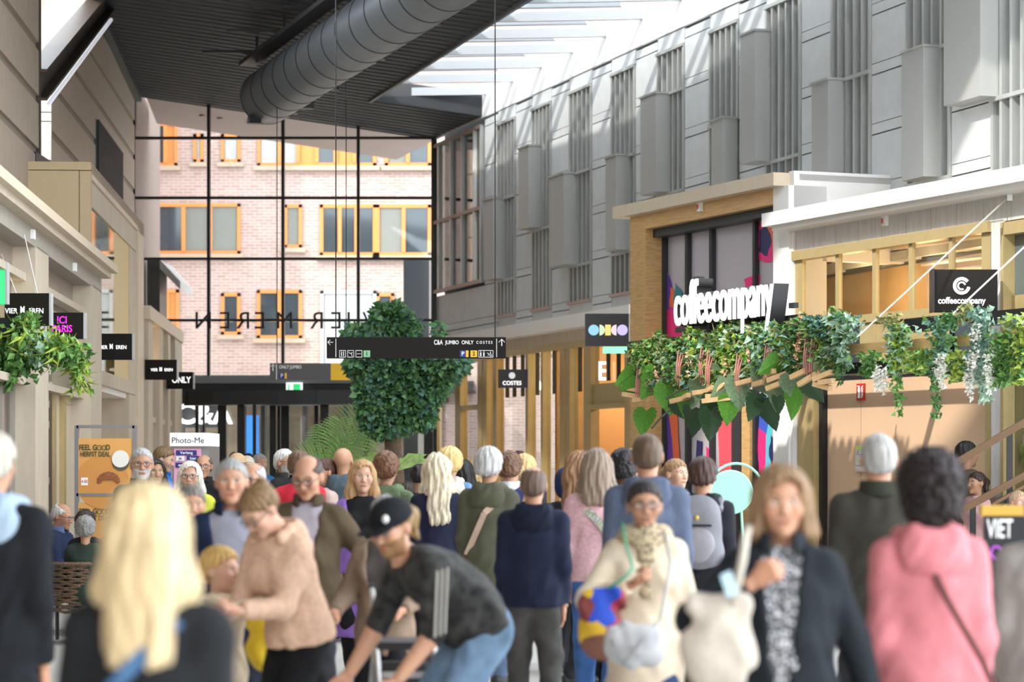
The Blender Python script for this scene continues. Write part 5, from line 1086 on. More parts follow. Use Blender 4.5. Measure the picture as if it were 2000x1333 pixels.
# ---------------------------------------------------------------- flag signs along the shops
def flag(px0, py0, px1, py1, Y, label, body, m=M_sign, txt=None, tx=None, tm=None, name='flag_sign', bracket=True, thick=.12):
    c = W((px0+px1)/2, (py0+py1)/2, Y); t = root(name, c, label, 'sign'); p, q = W(px0, py1, Y), W(px1, py0, Y)
    MB().box(p.x, q.x, Y, Y+thick, p.z, q.z).build('panel', m, t); MB().box(q.x, q.x+.02, Y-.005, Y+thick+.005, p.z, q.z).build('edge_strip', mat('edge_silver', (.5, .5, .5), .4), t)
    for (s, x, y, sz, mt, wd, bo) in body: text(s, mt, t, W(x, y, Y-.006), (1, 0, 0), (0, 0, 1), sz*Y/F, .003, bold=bo*Y/F, width=wd)
    return t
M_mag = mat('magenta_light', (.80, .03, .65), .5, emit=.4)
def vm(x, y, sz, hidden=False): return [('VIER', x-sz*1.75, y, sz*1.08, M_lit, .86, .12), ('M', x-sz*.08, y-sz*.15, sz*1.5, M_lit, .62, .08), ('EREN', x+sz*1.95, y, sz*1.08, M_lit, .86, .12)]
flag(9, 573, 96, 636, 26, 'black Vier Meren flag sign behind the hanging fern, nearest on the left', vm(45, 608, 13.2))
flag(97, 611, 163, 662, 29.5, 'black flag sign with magenta lettering above the hanging fern', [('ICI', 121, 626, 20, M_mag, .85, .5), ('PARIS', 121, 643, 19, M_mag, .85, .5)])
flag(179, 652, 258, 703, 35.2, 'black Vier Meren flag sign at the cream portal', vm(218, 679, 9.6))
flag(283, 703, 345, 742, 43.8, 'black Vier Meren flag sign overlapping the one marked ONLY', vm(314.5, 723, 7.6))
flag(325, 727, 377, 760, 48.6, 'black ONLY flag sign farthest along the left shop row', [('ONLY', 354, 743, 17, M_lit, .8, .8)])
t = flag(-40, 512, 10, 594, 25.5, 'bright green glowing sign cut by the left picture edge', [], M_green)
t = flag(973, 722, 1031, 758, 48.4, 'dark COSTES flag sign in front of the bronze shop front', [('COSTES', 1000, 749, 11, M_lit, .95, .45)], mat('sign_anthracite', (.035, .035, .042), .4)); c = W(1000, 734, 48.36)
MB().lathe(c, [(.055, 0), (.062, -.01), (.048, -.01)], 20, 'y').build('round_logo', mat('logo_grey', (.5, .5, .52), .5, emit=.4), t)
t = flag(1143, 613, 1228, 676, 39.6, 'dark ODICO flag sign with pastel shapes beside the oak post', [], mat('sign_anthracite'), thick=.25)
p, q = W(1228, 676, 39.6), W(1240, 613, 39.6); MB().box(p.x, q.x, 39.6, 39.85, p.z, q.z).build('return_side', M_black, t)
def shp(x0, x1, kind, c):
    Y = 39.59; r = 10.5; n = 20; cx = {'o': (x0+x1)/2, 'D': x0, 'C': x1}.get(kind)
    if kind == 'o': P = [(cx+r*math.cos(a), 645+r*math.sin(a)) for a in [2*math.pi*k/n for k in range(n)]]
    elif kind == 'D': P = [(cx+r*math.cos(a), 645+r*math.sin(a)) for a in [-math.pi/2+math.pi*k/n for k in range(n+1)]]
    elif kind == 'C': P = [(cx-r*math.cos(a), 645+r*math.sin(a)) for a in [-math.pi/2+math.pi*k/n for k in range(n+1)]]
    else: P = [(x0, 634.5), (x1, 634.5), (x1, 655.5), (x0, 655.5)]
    MB().prism([W(x, y, Y) for x, y in P], (0, .01, 0)).build('logo_shape', mat('pastel_%d' % x0, c, .5, emit=.3), t)
shp(1149, 1170, 'o', (.25, .50, .75)); shp(1171, 1181, 'D', (.55, .75, .45)); shp(1182, 1193, 'I', (.85, .58, .18)); shp(1194, 1204, 'C', (.80, .55, .60)); shp(1205, 1226, 'o', (.48, .42, .80))
MB().bar((W(1228, 645, 39.7).x, 39.75, W(0, 640, 39.7).z), RU.p(40.1, W(0, 640, 39.7).z, 0), .05, .05).build('bracket', M_black, t)
p = W(1202, 683, 41); geo = tag(MB().box(p.x-.2, p.x+.2, 41, 41.1, p.z-.06, p.z+.06).build('green_exit_light', mat('pale_green_light', (.25, .85, .45), .5, emit=.35), None, world=W(1202, 683, 41)), 'pale green exit light under the ODICO sign', 'sign'); MB().bar((p.x+.1, 41.05, p.z), RU.p(41.3, p.z, 0), .03).build('bracket', M_black, geo)
le = root('letter_sign', W(1180, 727, 45), 'white glowing letter E projecting from the bronze panel', 'sign'); text('E', M_lit, le, W(1179, 727, 44.4), (1, 0, 0), (0, 0, 1), .46, .02, bold=.02); text('E', M_black, le, W(1180, 727, 44.5), (1, 0, 0), (0, 0, 1), .46, .08, bold=.02, name='letter_side')
# ---------------------------------------------------------------- ficus tree, palm, hanging fern
Yt = 38; tr_ = root('potted_tree', W(770, 0, Yt).xy.to_3d(), 'leafy green tree rising behind the hanging direction sign', 'tree')
base = Vector((W(770, 0, Yt).x, Yt, 0)); mb = MB()
mb.tube([base+Vector((0, 0, .3)), base+Vector((.03, 0, 1.2)), base+Vector((-.02, 0, 2.0)), base+Vector((.05, 0, 2.6)), base+Vector((.1, 0, 3.4))], [.17, .15, .13, .10, .05], 10)
for dx, z in ((-.5, 2.9), (.7, 3.0), (.2, 3.6), (-.3, 3.7), (.5, 2.6), (-.2, 2.4)): mb.tube([base+Vector((.03, 0, 2.1)), base+Vector((dx*.5, .05, z-.3)), base+Vector((dx, 0, z))], [.06, .04, .015], 6)
mb.build('trunk', mat('bark', (.16, .11, .07), .9, noise=.4, nscale=12, bump=.5), tr_, smooth=True)
MB().lathe(base, [(.35, 0), (.42, .5), (.38, .5), (.36, .42)], 20).build('pot', M_dark, tr_)
bl = [(765, 622, 36, 30), (770, 640, 48, 28), (702, 655, 28, 16), (735, 650, 26, 16), (718, 712, 42, 26), (770, 725, 62, 45), (835, 712, 52, 24), (882, 712, 34, 18), (858, 730, 34, 26), (770, 780, 66, 42), (730, 775, 36, 32), (838, 765, 32, 24), (752, 828, 44, 26), (822, 815, 26, 24), (856, 645, 8, 8), (730, 805, 28, 30), (800, 790, 40, 46), (745, 748, 42, 30)]
r = np.random.RandomState(3); tp = []
for x, y, rx, ry in bl:
    n = int(rx*ry*.62)+10
    for _ in range(n):
        d = r.normal(size=3); d /= np.linalg.norm(d); k = r.uniform(.6, 1.05); c = W(x, y, Yt); tp.append((c, np.array((c.x+d[0]*rx*k*Yt/F, c.y+d[1]*.45*k, c.z+d[2]*ry*k*Yt/F)), d))
for i, m in enumerate((leafmat('ficus_deep', (.10, .25, .08)), leafmat('ficus_mid', (.20, .38, .15)), LG[5])):
    sel = tp[i::3]; dl = {tuple(np.round(s[1], 4)): s[2] for s in sel}
    leaf_set('foliage', tr_, [s[1] for s in sel], lambda p, rr: np.array(dl[tuple(np.round(p, 4))])*.8+np.array((0, -.15, -.35))+rr.normal(size=3)*.4, .125, m, 80+i)
def palm(name, px, py, Y, fr, label):
    t = root(name, W(px, 960, Y), label, 'plant'); c = W(px, py, Y); G = [leafmat('palm_green', (.27, .52, .15), .3), leafmat('palm_lime', (.46, .66, .22), .3)]
    MB().lathe((c.x, c.y, 0), [(.28, 0), (.33, .5), (.29, .5), (.27, .4)], 18).build('pot', M_dark, t); MB().tube([(c.x, c.y, .4), c], [.05, .04], 8).build('stem', mat('stem_green', (.18, .24, .08), .7), t)
    for k, (dx, dz, droop, L) in enumerate(fr):
        pts = []
        for i in range(9):
            s = i/8; pts.append(c+Vector((dx*L*s, -.15*s*((k % 3)-1), dz*L*s-droop*s*s)))
        mb = MB(); mb.tube(pts, [.014*(1-.8*i/8) for i in range(9)], 5)
        for i in range(1, 14):
            s = i/14; j = min(7, int(s*8)); p = pts[j].lerp(pts[j+1], s*8-j); d = (pts[j+1]-pts[j]).normalized(); side = d.cross(Vector((0, 1, 0))).normalized(); l = .42*L*math.sin(math.pi*(.12+.8*s))
            for q in (-1, 1):
                e = p+side*q*l+d*l*.55+Vector((0, -.06, -.10*l)); m_ = (p+e)/2+Vector((0, 0, .02)); w = d*.010
                mb.add([p-w, p+w, m_+w*1.3, e, m_-w*1.3], [(0, 1, 2, 4), (4, 2, 3)])
        mb.build('frond', G[k % 2], t)
    return t
palm('potted_palm', 655, 905, 40, [(-.55, .75, .15, .75), (-.85, .40, .25, .75), (.35, .95, .10, 1.0), (.05, .95, .1, .85), (.75, .6, .3, .85), (.9, .3, .3, .6), (-.3, .9, .1, .8), (.6, .8, .15, 1.0), (-.95, .2, .2, .55)], 'feathery green palm in front of the revolving door')
bp = root('broadleaf_plant', W(760, 960, 34), 'low broad leaved plant at the foot of the tree', 'plant'); c = W(760, 925, 34)
MB().lathe((c.x, c.y, 0), [(.25, 0), (.3, .45), (.26, .45)], 16).build('pot', M_dark, bp)
for k, (px, py) in enumerate([(700, 895), (715, 885), (740, 905), (835, 888), (805, 905), (690, 915), (850, 900), (780, 900)]):
    e = W(px, py, 34); mid = (c+e)/2+Vector((0, 0, .08)); d = (e-c).normalized(); s_ = Vector((0, 0, 1)).cross(d)*0+Vector((0, -.1, .06)); MB().add([c, mid+s_, e, mid-s_], [(0, 1, 2, 3)]).build('leaf', leafmat('palm_lime', (.34, .5, .13)), bp)
hf = root('hanging_fern', W(70, 690, 26), 'lush hanging fern spilling from a black planter at upper left', 'plant')
p, q = W(-40, 662, 26), W(38, 622, 26); MB().box(p.x, q.x, 25.9, 26.3, p.z, q.z).build('planter', M_black, hf)
for a, b in (((0, 490), (62, 655)), ((30, 380), (92, 660)), ((-20, 440), (36, 640))): MB().tube([W(*a, 26.2), W(*b, 26.05)], .006, 5).build('cable', mat('cable_steel'), hf)
r = np.random.RandomState(9); P_ = {0: [], 1: [], 2: [], 3: []}
for x, y, rx, ry, n, kk in [(40, 655, 30, 35, 300, (1, 2)), (25, 700, 45, 35, 420, (1, 0)), (75, 680, 35, 28, 350, (1, 3)), (110, 675, 40, 25, 380, (2, 1)), (140, 690, 30, 25, 260, (1, 0)), (155, 725, 14, 38, 150, (1, 2)), (60, 620, 14, 14, 60, (1,)), (10, 735, 30, 15, 120, (0, 1))]:
    for _ in range(n): P_[kk[r.randint(len(kk))]].append(W(x+r.normal()*rx*.5, y+r.normal()*ry*.5, 26+r.normal()*.18))
dn = lambda p, rr: np.array((rr.normal()*.7, -.4+rr.normal()*.4, -.5+rr.normal()*.6))
for k in P_:
    if P_[k]: leaf_set('foliage', hf, P_[k], dn, .095 if k != 2 else .17, LG[k], 90+k, 'strap' if k == 2 else 'oval')
# ---------------------------------------------------------------- kiosk, advertising stand, bin, chairs, handrail
Yk = 33; kk_ = root('photo_booth', W(370, 0, Yk).xy.to_3d(), 'grey photo booth with white lit header and pink poster', 'booth'); p, q = W(333, 0, Yk), W(408, 0, Yk)
MB().box(p.x, q.x, Yk, Yk+1.2, 0, W(0, 872, Yk).z).build('body', mat('booth_grey', (.30, .28, .27), .5), kk_); MB().box(p.x, q.x, Yk-.06, Yk+1.2, W(0, 872, Yk).z, W(0, 846, Yk).z).build('header', mat('header_light', (.9, .92, .92), .4, emit=.2), kk_)
text('Photo-Me', M_dark, kk_, W(367, 861, Yk-.07), (1, 0, 0), (0, 0, 1), .105, .002, width=1.0); a, b = W(340, 985, Yk), W(393, 877, Yk); MB().box(a.x, b.x, Yk-.02, Yk, a.z, b.z).build('poster', mat('poster_pink', (.80, .38, .55), .5), kk_)
for s, x, y, w_ in (('Verleng', 364, 885, 20), ('hier', 377, 896, 12), ('je', 352, 896, 8), ('en', 352, 909, 9)):
    MB().obox(W(x, y, Yk-.03), (w_*Yk/F, 0, 0), (0, .004, 0), (0, 0, .032)).build('poster_band', M_blue if s != 'je' else M_txt, kk_); text(s, M_txt if s != 'je' else M_blue, kk_, W(x, y, Yk-.036), (1, 0, 0), (0, 0, 1), .052, .001, bold=.002)
Ya = 29; ad = root('advertising_stand', W(206, 0, Ya).xy.to_3d(), 'grey advertising stand with orange Feel Good coffee posters', 'stand'); M_fr = mat('stand_grey', (.22, .21, .21), .4); ua = Ya/F
for px in (150, 263): x = W(px, 0, Ya).x; MB().box(x-.022, x+.022, Ya-.03, Ya+.03, 0, W(0, 832, Ya).z).build('post', M_fr, ad)
for py in (834, 967, 1105): z = W(0, py, Ya).z; MB().box(W(150, 0, Ya).x, W(263, 0, Ya).x, Ya-.03, Ya+.03, z-.018, z+.018).build('rail', M_fr, ad)
M_po = mat('poster_orange', (.72, .36, .11), .5); M_pg = mat('poster_green', (.03, .07, .03), .5)
for y0, y1 in ((857, 965), (982, 1090)):
    a, b = W(153, y1, Ya), W(261, y0, Ya); sh = MB().box(a.x, b.x, Ya-.02, Ya, a.z, b.z).build('poster', M_po, ad); Yp = Ya-.025
    MB().lathe(W(200, y0+85, Yp), [(.001, 0), (52*ua, 0), (52*ua, .002)], 28, 'y').build('ground_print', mat('poster_orange_dark', (.62, .28, .07), .5), sh).scale = (1, 1, 1)
    text('FEEL G', M_pg, sh, W(172, y0+18, Yp-.004), (1, 0, 0), (0, 0, 1), 15*ua, .001, bold=.003, width=.80); text('D', M_pg, sh, W(211, y0+18, Yp-.004), (1, 0, 0), (0, 0, 1), 15*ua, .001, bold=.003, width=.8); text('HERFST DEAL', M_pg, sh, W(186, y0+31, Yp-.004), (1, 0, 0), (0, 0, 1), 13.5*ua, .001, bold=.003, width=.72)
    for x in (194, 203): MB().tube([W(x+4.2*math.cos(t), y0+18-4.5*math.sin(t), Yp-.006) for t in [i*.45 for i in range(15)]], .004, 5).build('cherry_print', M_pg, sh)
    cu = MB(); cu.lathe(W(236, y0+46, Yp), [(.001, -.006), (17*ua, -.006), (17*ua, 0)], 24, 'y'); cu.build('cup_saucer', mat('cup_dark', (.10, .10, .07), .5), sh)
    MB().lathe(W(235, y0+40, Yp-.01), [(.001, -.003), (16.5*ua, -.003), (17*ua, 0)], 24, 'y').build('milk_foam', mat('foam_print', (.80, .76, .70), .5), sh)
    cr = MB()
    for k in range(9):
        t = math.pi+k*math.pi/8; rr = (8.5-abs(k-4)*1.0)*ua; cr.lathe(W(212+18*math.cos(t), y0+84+11*math.sin(t), Yp-.006-.0015*(4-abs(k-4))), [(rr*.3, -.003), (rr, -.001), (rr, .002)], 14, 'y')
    cr.build('croissant_print', mat('croissant', (.30, .105, .038), .5, noise=.35, nscale=40), sh)
    MB().obox(W(165, y0+84, Yp), (6.5*ua, 0, 0), (0, .003, 0), (0, 0, 7.5*ua)).build('price_tag', M_txt, sh); text('4.50', mat('price_red', (.5, .03, .05), .5), sh, W(165, y0+84, Yp-.005), (1, 0, 0), (0, 0, 1), 8.5*ua, .001, width=.8)
Yb = 20.8; bn = root('black_bin', (W(1125, 0, Yb).x, Yb, 0), 'black square waste bin standing in the middle of the crowd', 'bin'); p, q = W(1092, 0, Yb), W(1166, 0, Yb)
MB().box(p.x+.03, q.x-.03, Yb+.03, Yb+.34, 0, .08).build('plinth', M_black, bn); MB().box(p.x, q.x, Yb, Yb+.37, .08, .86).build('body', M_dark, bn); MB().box(p.x-.01, q.x+.01, Yb-.01, Yb+.38, .86, .90).build('lid', M_black, bn)
Yw = 24.3; wc = root('wicker_chair', (W(148, 0, Yw).x, Yw, 0), 'brown wicker chair holding the grey haired seated woman', 'chair'); x0 = W(148, 0, Yw).x; M_wk = mat('wicker', (.16, .10, .06), .7, noise=.6, nscale=60, bump=1, bscale=120)
for j in range(16): MB().tube([(x0+.27*math.cos(t)*1.0, Yw+.26*math.sin(t)+.02, .30+.028*j+.01*math.sin(8*t+j*3.14)) for t in [math.pi+math.pi*i/14 for i in range(15)]], .014, 5).build('strand', M_wk, wc)
MB().box(x0-.26, x0+.26, Yw-.18, Yw+.28, .38, .44).build('seat', M_wk, wc); MB().tube([(x0+.28*math.cos(t), Yw+.27*math.sin(t)+.02, .745) for t in [math.pi+math.pi*i/14 for i in range(15)]], .022, 6).build('rim', M_wk, wc)
for sx in (-1, 1):
    for sy in (-.14, .25): MB().bar((x0+sx*.22, Yw+sy, 0), (x0+sx*.22, Yw+sy, .4), .03).build('leg', M_dark, wc)
Ym = 24; mc = root('mint_chair', (W(1432, 0, Ym).x, Ym, 0), 'mint green chair with round disc back and tubular hoop', 'chair'); c = W(1427, 962, Ym); M_mint = mat('mint_green', (.34, .66, .52), .45)
MB().lathe(c, [(.001, -.012), (.20, -.012), (.21, 0), (.20, .012)], 32, 'y').build('back_disc', M_mint, mc); MB().tube([c+Vector((.055+.25*math.cos(t), .04, .02+.25*math.sin(t))) for t in [-.5+i*(4.1/20) for i in range(21)]], .013, 8).build('hoop', M_mint, mc)
MB().lathe((c.x, Ym-.22, .80), [(.001, 0), (.21, 0), (.21, .04), (.001, .04)], 28).build('seat', M_mint, mc)
for q_ in (-1, 1): MB().tube([c+Vector((q_*.1, .01, -.15)), (c.x+q_*.12, Ym-.05, .82)], .013, 6).build('back_strut', M_mint, mc)
for a in (.8, 2.35, 3.95, 5.5): MB().tube([(c.x+.15*math.cos(a), Ym-.22+.15*math.sin(a), .80), (c.x+.22*math.cos(a), Ym-.22+.22*math.sin(a), 0)], .013, 6).build('leg', M_mint, mc)
Yh = 26; hr = root('stair_railing', W(1960, 1000, Yh).xy.to_3d(), 'brown wooden stair handrails with black posts climbing at the right edge', 'railing'); M_rail = mat('rail_wood', (.15, .078, .03), .4)
MB().bar(W(1855, 912, Yh), W(2080, 778, Yh), .06, .07).build('handrail', M_rail, hr); MB().bar(W(1880, 996, Yh), W(2080, 886, Yh), .06, .07).build('handrail', M_rail, hr); MB().bar(W(1940, 985, Yh-.1), W(2080, 905, Yh-.1), .05, .03).build('lower_rail', M_rail, hr)
for px, t0 in ((1972, 840), (2040, 800), (1900, 985)): MB().bar((W(px, 0, Yh).x, Yh, 0), W(px, t0, Yh), .06, .03).build('post', M_black, hr)
for k in range(6): MB().box(W(1905+30*k, 0, Yh).x, W(2120, 0, Yh).x, Yh+.05, Yh+1.0, .17*k, .17*(k+1)).build('step', M_cream, hr)
Yc = 12.6; cb = root('chalkboard_stand', (W(1975, 0, Yc).x, Yc, 0), 'gold framed chalkboard stand with white lettering at the right edge', 'sign'); p, q = W(1925, 0, Yc), W(2080, 0, Yc)
MB().box(p.x, q.x, Yc, Yc+.06, .22, W(0, 1002, Yc).z).build('board', mat('chalk_black', (.02, .02, .022), .7), cb); MB().box(p.x-.02, q.x, Yc-.01, Yc+.07, W(0, 1008, Yc).z, W(0, 988, Yc).z).build('top_rail', mat('gold_frame', (.55, .32, .05), .5), cb); MB().box(p.x-.02, q.x, Yc-.01, Yc+.07, .16, .24).build('bottom_rail', mat('gold_frame'), cb)
for x in (p.x+.02, q.x-.05): MB().box(x-.02, x+.02, Yc+.01, Yc+.05, 0, .22).build('foot', mat('gold_frame'), cb)
text('VIET', M_txt, cb, W(1953, 1035, Yc-.004), (1, 0, 0), (0, 0, 1), .13, .001, bold=.002, width=.5); text('BUBB', M_txt, cb, W(1960, 1208, Yc-.004), (1, 0, 0), (0, 0, 1), .13, .001, bold=.002, width=.5); MB().tube([W(1945+10*math.cos(t), 1080+12*math.sin(t), Yc-.006) for t in [i*.5 for i in range(13)]], .006, 5).build('chalk_drawing', mat('chalk_purple', (.45, .10, .55), .7), cb)
# ---------------------------------------------------------------- people and what they carry
GREYH = (.36, .35, .34); WHITEH = (.62, .60, .56); BLOND = (.62, .43, .20); BROWN = (.13, .07, .035); DKB = (.035, .02, .015); BLK = (.012, .010, .010); LTB = (.33, .20, .09)
def strap(name, m, pts, w, label, cat, thick=.006):
    mb = MB(); pts = [Vector(p) for p in pts]
    for a, b in zip(pts[:-1], pts[1:]): mb.bar(a, b, w, thick, up=(0, -1, 0))
    return mb
def bag(name, loc, label, m, size, strap_pts=None, sm=None, sw=.03, slump=.25, handles=True, extra=None, yaw=0, cat='bag'):
    """soft bag: base on loc is the bag's middle; strap points in world space"""
    t = thing(name, Vector(loc)-Vector((0, 0, size[2]/2)), label, cat)
    s = SDF(); x, y, z = size[0]/2, size[1]/2, size[2]/2
    s.ell((0, 0, -z*.25), (x, y, z*.75), .03); s.rc((-x*.62, 0, z*.55), (x*.62, 0, z*.55), y*.62, k=.06); s.fn(lambda P: P[..., 2]-z*.85, 'i', .02); s.fn(folds(.010*slump*4, .05, len(label)), 'n')
    v, q = s.mesh(max(.008, min(size)/16)); v = v @ rotm(0, 0, yaw).T; arr_obj('body', v, q, m, t, loc)
    if strap_pts:
        pts = [Vector(p) for p in strap_pts]; MB().tube(pts, sw/2, 6).build('strap', sm or m, t, smooth=True)
    if extra: extra(t)
    return t
# --- near rows -----------------------------------------------------------
person(-16, 838, 10.5, 172, 'person cut by the left edge in a black coat with pale blue hood', 'm', 'fair', 'short', (.50, .46, .38), jacket=(.010, .011, .014), hem=.30, hood=(.33, .42, .52), build=1.12)
R1, J1 = person(288, 948, 6.1, 176, 'person with long pale blond hair and black coat seen from behind, nearest the camera', 'f', 'pale', 'long', (.66, .50, .28), jacket=(.014, .015, .017), hem=.34, hairlen=.27, vol=.024, build=1.08)
a = J1['l'](J1['SR']+np.array((.05, .07, .04))); b = J1['l'](J1['pel']+np.array((.20, .16, .12))); m_ = J1['l'](J1['che']+np.array((.03, .155, .0)))
t = thing('shoulder_bag', b-Vector((0, 0, .2)), 'dark shoulder bag on a blue strap across the blond person in black', 'bag'); s = SDF(); s.ell((0, 0, 0), (.16, .07, .12), .02); v, q = s.mesh(.012); arr_obj('body', v, q, cloth((.02, .03, .06)), t, b-Vector((0, 0, .12)))
mb = strap('strap', None, [a+Vector((0, -.02, 0)), m_, b], .035, '', ''); mb.build('strap', cloth((.06, .13, .24)), t)
person(116, 968, 26, 72, 'seated person with glasses and white hair in a navy jacket by the advertising stand', 'm', 'fair', 'fringe', WHITEH, jacket=(.02, .03, .07), collar=(.12, .16, .3), glasses=True, sit=True, H=1.74, lift=-.02+.0, head=(.25, 0, 0), la=(.0, -.2, -.15), ra=(0, -.2, -.15))
person(168, 1000, 25.3, 160, 'seated person with short dark curly hair in black, back to the camera', 'f', 'fair', 'curly', DKB, jacket=(.015, .015, .02), sit=True, H=1.62, la=(0, -.2, -.15), ra=(0, -.2, -.15))
person(167, 1012, 24.2, 185, 'seated person with short grey hair in front of the wicker chair back', 'f', 'fair', 'curly', (.26, .25, .24), jacket=(.03, .045, .035), sit=True, H=1.58, la=(0, -.2, -.15), ra=(0, -.2, -.15))
person(374, 946, 14.6, 14, 'person with pulled back grey hair in a red jacket and plaid scarf', 'f', 'fair', 'bun', (.20, .17, .15), jacket=(.30, .012, .035), open_=.055, shirt=(.50, .42, .34), skind='check', collar=(.26, .01, .03))
person(452, 893, 13.8, 4, 'older person in a navy jacket over a grey checked shirt, looking ahead', 'm', 'fair', 'short', (.34, .33, .32), jacket=(.012, .02, .05), open_=.048, shirt=(.26, .26, .31), skind='plain', collar=(.01, .016, .04), legs=(.02, .025, .04), vol=.008)
R9, J9 = person(560, 957, 12.4, -38, 'person in a beige fleece hoodie bending towards the blond child', 'f', 'pale', 'bun', (.20, .115, .05), jacket=(.66, .43, .31), jkind='fleece', hood=(.66, .43, .31), hem=.50, legs=(.010, .010, .011), bend=.42, H=1.68, head=(.45, -.15, 0), la=(-.06, -.19, -.17), ra=(-.02, -.17, -.235), rh='grip', lh='grip', glasses=True, build=1.02, stride=.2)
Rk, Jk = person(432, 1076, 12.6, 62, 'blond child in a cream sweater reaching up to the person in beige', 'k', 'pale', 'short', (.58, .36, .12), jacket=(.70, .57, .40), jkind='fleece', hem=.47, legs=(.012, .014, .03), la=(.0, -.30, .05), ra=(.0, -.27, .03), vol=.020, lift=.0)
bag('yellow_bag', W(512, 1245, 12.9), 'yellow shopping bag hanging below the person in beige', mat('bag_yellow', (.72, .50, .02), .5, noise=.2, nscale=12), (.17, .10, .34), [W(500, 1190, 12.9), W(520, 1150, 12.6), W(540, 1120, 12.3), W(532, 1190, 12.9)], mat('bag_yellow'), .012)
person(604, 884, 15, -8, 'balding person in an olive jacket and tie-less shirt looking down', 'm', 'fair', 'fringe', (.08, .06, .05), jacket=(.085, .062, .035), open_=.035, shirt=(.38, .34, .38), skind='plain', collar=(.075, .052, .03), glasses=True, head=(.35, -.1, 0), la=(.17, -.05, -.25), build=1.05)
person(708, 899, 20, 4, 'person with long blond hair in a long lilac coat and black top', 'f', 'pale', 'long', (.46, .27, .12), jacket=(.25, .13, .46), hem=.20, flare=1.25, open_=.055, shirt=(.012, .012, .013), legs=(.012, .012, .014), hairlen=.24, head=(0, .08, 0))
R12, J12 = person(752, 966, 14.2, -14, 'person in a light brown jacket holding a walker behind the person with cap', 'f', 'fair', 'short', GREYH, jacket=(.24, .165, .115), jkind='plain', hem=.42, open_=.04, shirt=(.09, .065, .06), skind='camo', legs=(.012, .012, .014), ra=(-.06, -.16, -.21), la=(.03, -.17, -.20), rh='grip', lh='grip')
R13, J13 = person(868, 1000, 12.2, -62, 'person with black cap and tattooed arms bending over with hands on knees', 'm', 'fair', 'tail', (.28, .17, .06), jacket=(.008, .008, .009), jkind='camo', short_sleeve=True, hem=.50, legs=(.17, .26, .38), bend=1.02, H=1.80, cap=('cap', (.010, .010, .012)), head=(-.35, .45, .0), la=(.01, -.11, -.285), ra=(-.015, -.15, -.285), lh='spread', rh='spread', build=1.12, stride=.10, beard=(.26, .14, .06), crouch=.02, bare=True, hairlen=.2)
nx = (J13['M'].to_3x3() @ Vector((1, 0, 0)))
for k in range(3):
    o = np.array((.0, (k-1)*.026, (k-1)*.008)); d1 = J13['SL']+np.array((.082, .0, .0))+o; d2 = J13['EL']+np.array((.072, 0, 0))+o
    so = MB().bar(J13['l'](d1), J13['l'](d2), .009, .012, up=nx).build('sleeve_stripe', mat('stripe_sand', (.34, .32, .28), .7), None); so.parent = R13; so.matrix_parent_inverse = J13['M'].inverted()
cbp = np.array((.05, -.085, .075))*J13['hs'] @ J13['R'].T+J13['head']; s = SDF(); s.ell((0, 0, 0), (.022, .014, .020), .005); v, q = s.mesh(.006); arr_obj('cap_badge', v+cbp, q, M_txt, R13, wl(R13))
# walker
wk = thing('walker', (W(768, 0, 13.0).x, 13.0, 0), 'grey wheeled walker with handles in front of the light brown jacket', 'walker'); M_wf = mat('walker_frame', (.45, .44, .43), .35, metal=.6)
for px, nm_ in ((726, 'a'), (838, 'b')):
    MB().tube([W(px, 1148, 13.2), W(px+3, 1170, 12.95), W(px+8, 1240, 12.8), W(px+18, 1400, 12.6), W(px+22, 1500, 12.55)], .015, 8).build('upright', M_wf, wk); MB().tube([W(px, 1146, 13.35), W(px, 1148, 13.15)], .02, 8).build('handle', M_black, wk)
    MB().tube([W(px+8, 1240, 12.8), W(px-6, 1400, 13.3), W(px-8, 1520, 13.4)], .014, 8).build('rear_leg', M_wf, wk)
    for px2, Yq in ((px+22, 12.55), (px-8, 13.4)): MB().tube([Vector((W(px2, 0, Yq).x-.015, Yq, .09)), Vector((W(px2, 0, Yq).x+.015, Yq, .09))], .09, 16).build('wheel', M_black, wk)
a, b = W(734, 1262, 12.8), W(846, 1262, 12.8); MB().box(a.x, b.x, 12.75, 13.15, a.z-.02, a.z+.02).build('seat', M_dark, wk); MB().box(a.x, b.x, 12.78, 12.82, a.z-.16, a.z-.13).build('crossbar', M_wf, wk); MB().box(a.x+.01, b.x-.01, 12.82, 13.1, a.z-.30, a.z-.10).build('basket', mat('basket_mesh', (.05, .05, .055), .6), wk)
person(1042, 908, 16.2, 176, 'bald person in a dark navy parka and grey jeans walking away in the centre', 'm', 'fair', 'fringe', (.13, .08, .06), jacket=(.011, .015, .036), hood=(.009, .012, .026), hem=.47, legs=(.07, .066, .062), build=1.10, stride=.04)
R15, J15 = person(955, 874, 19.2, 168, 'person with short silver hair in an olive green parka seen from behind', 'f', 'fair', 'short', (.48, .47, .46), jacket=(.085, .085, .055), hood=(.085, .085, .055), hem=.38, legs=(.10, .14, .22), build=1.12, vol=.02)
mb = strap('s', None, [J15['l'](J15['SR']+np.array((.02, .06, .04))), J15['l'](J15['che']+np.array((.0, .155, -.0))), J15['l'](J15['pel']+np.array((.14, .14, .05)))], .045, '', ''); t = tag(mb.build('bag_strap', cloth((.42, .30, .22)), None, world=J15['l'](J15['che'])), 'tan bag strap across the olive green parka', 'strap')
person(853, 889, 20.5, 190, 'person with very long wavy platinum hair in navy, back turned', 'f', 'pale', 'wavy', (.72, .62, .44), jacket=(.016, .018, .04), hem=.46, hairlen=.34, vol=.02)
R17, J17 = person(879, 876, 23.5, 176, 'person with blond hair in a denim jacket with white hood', 'f', 'pale', 'short', (.66, .45, .18), jacket=(.13, .23, .38), jkind='denim', hood=(.66, .60, .52), hem=.48, vol=.03)
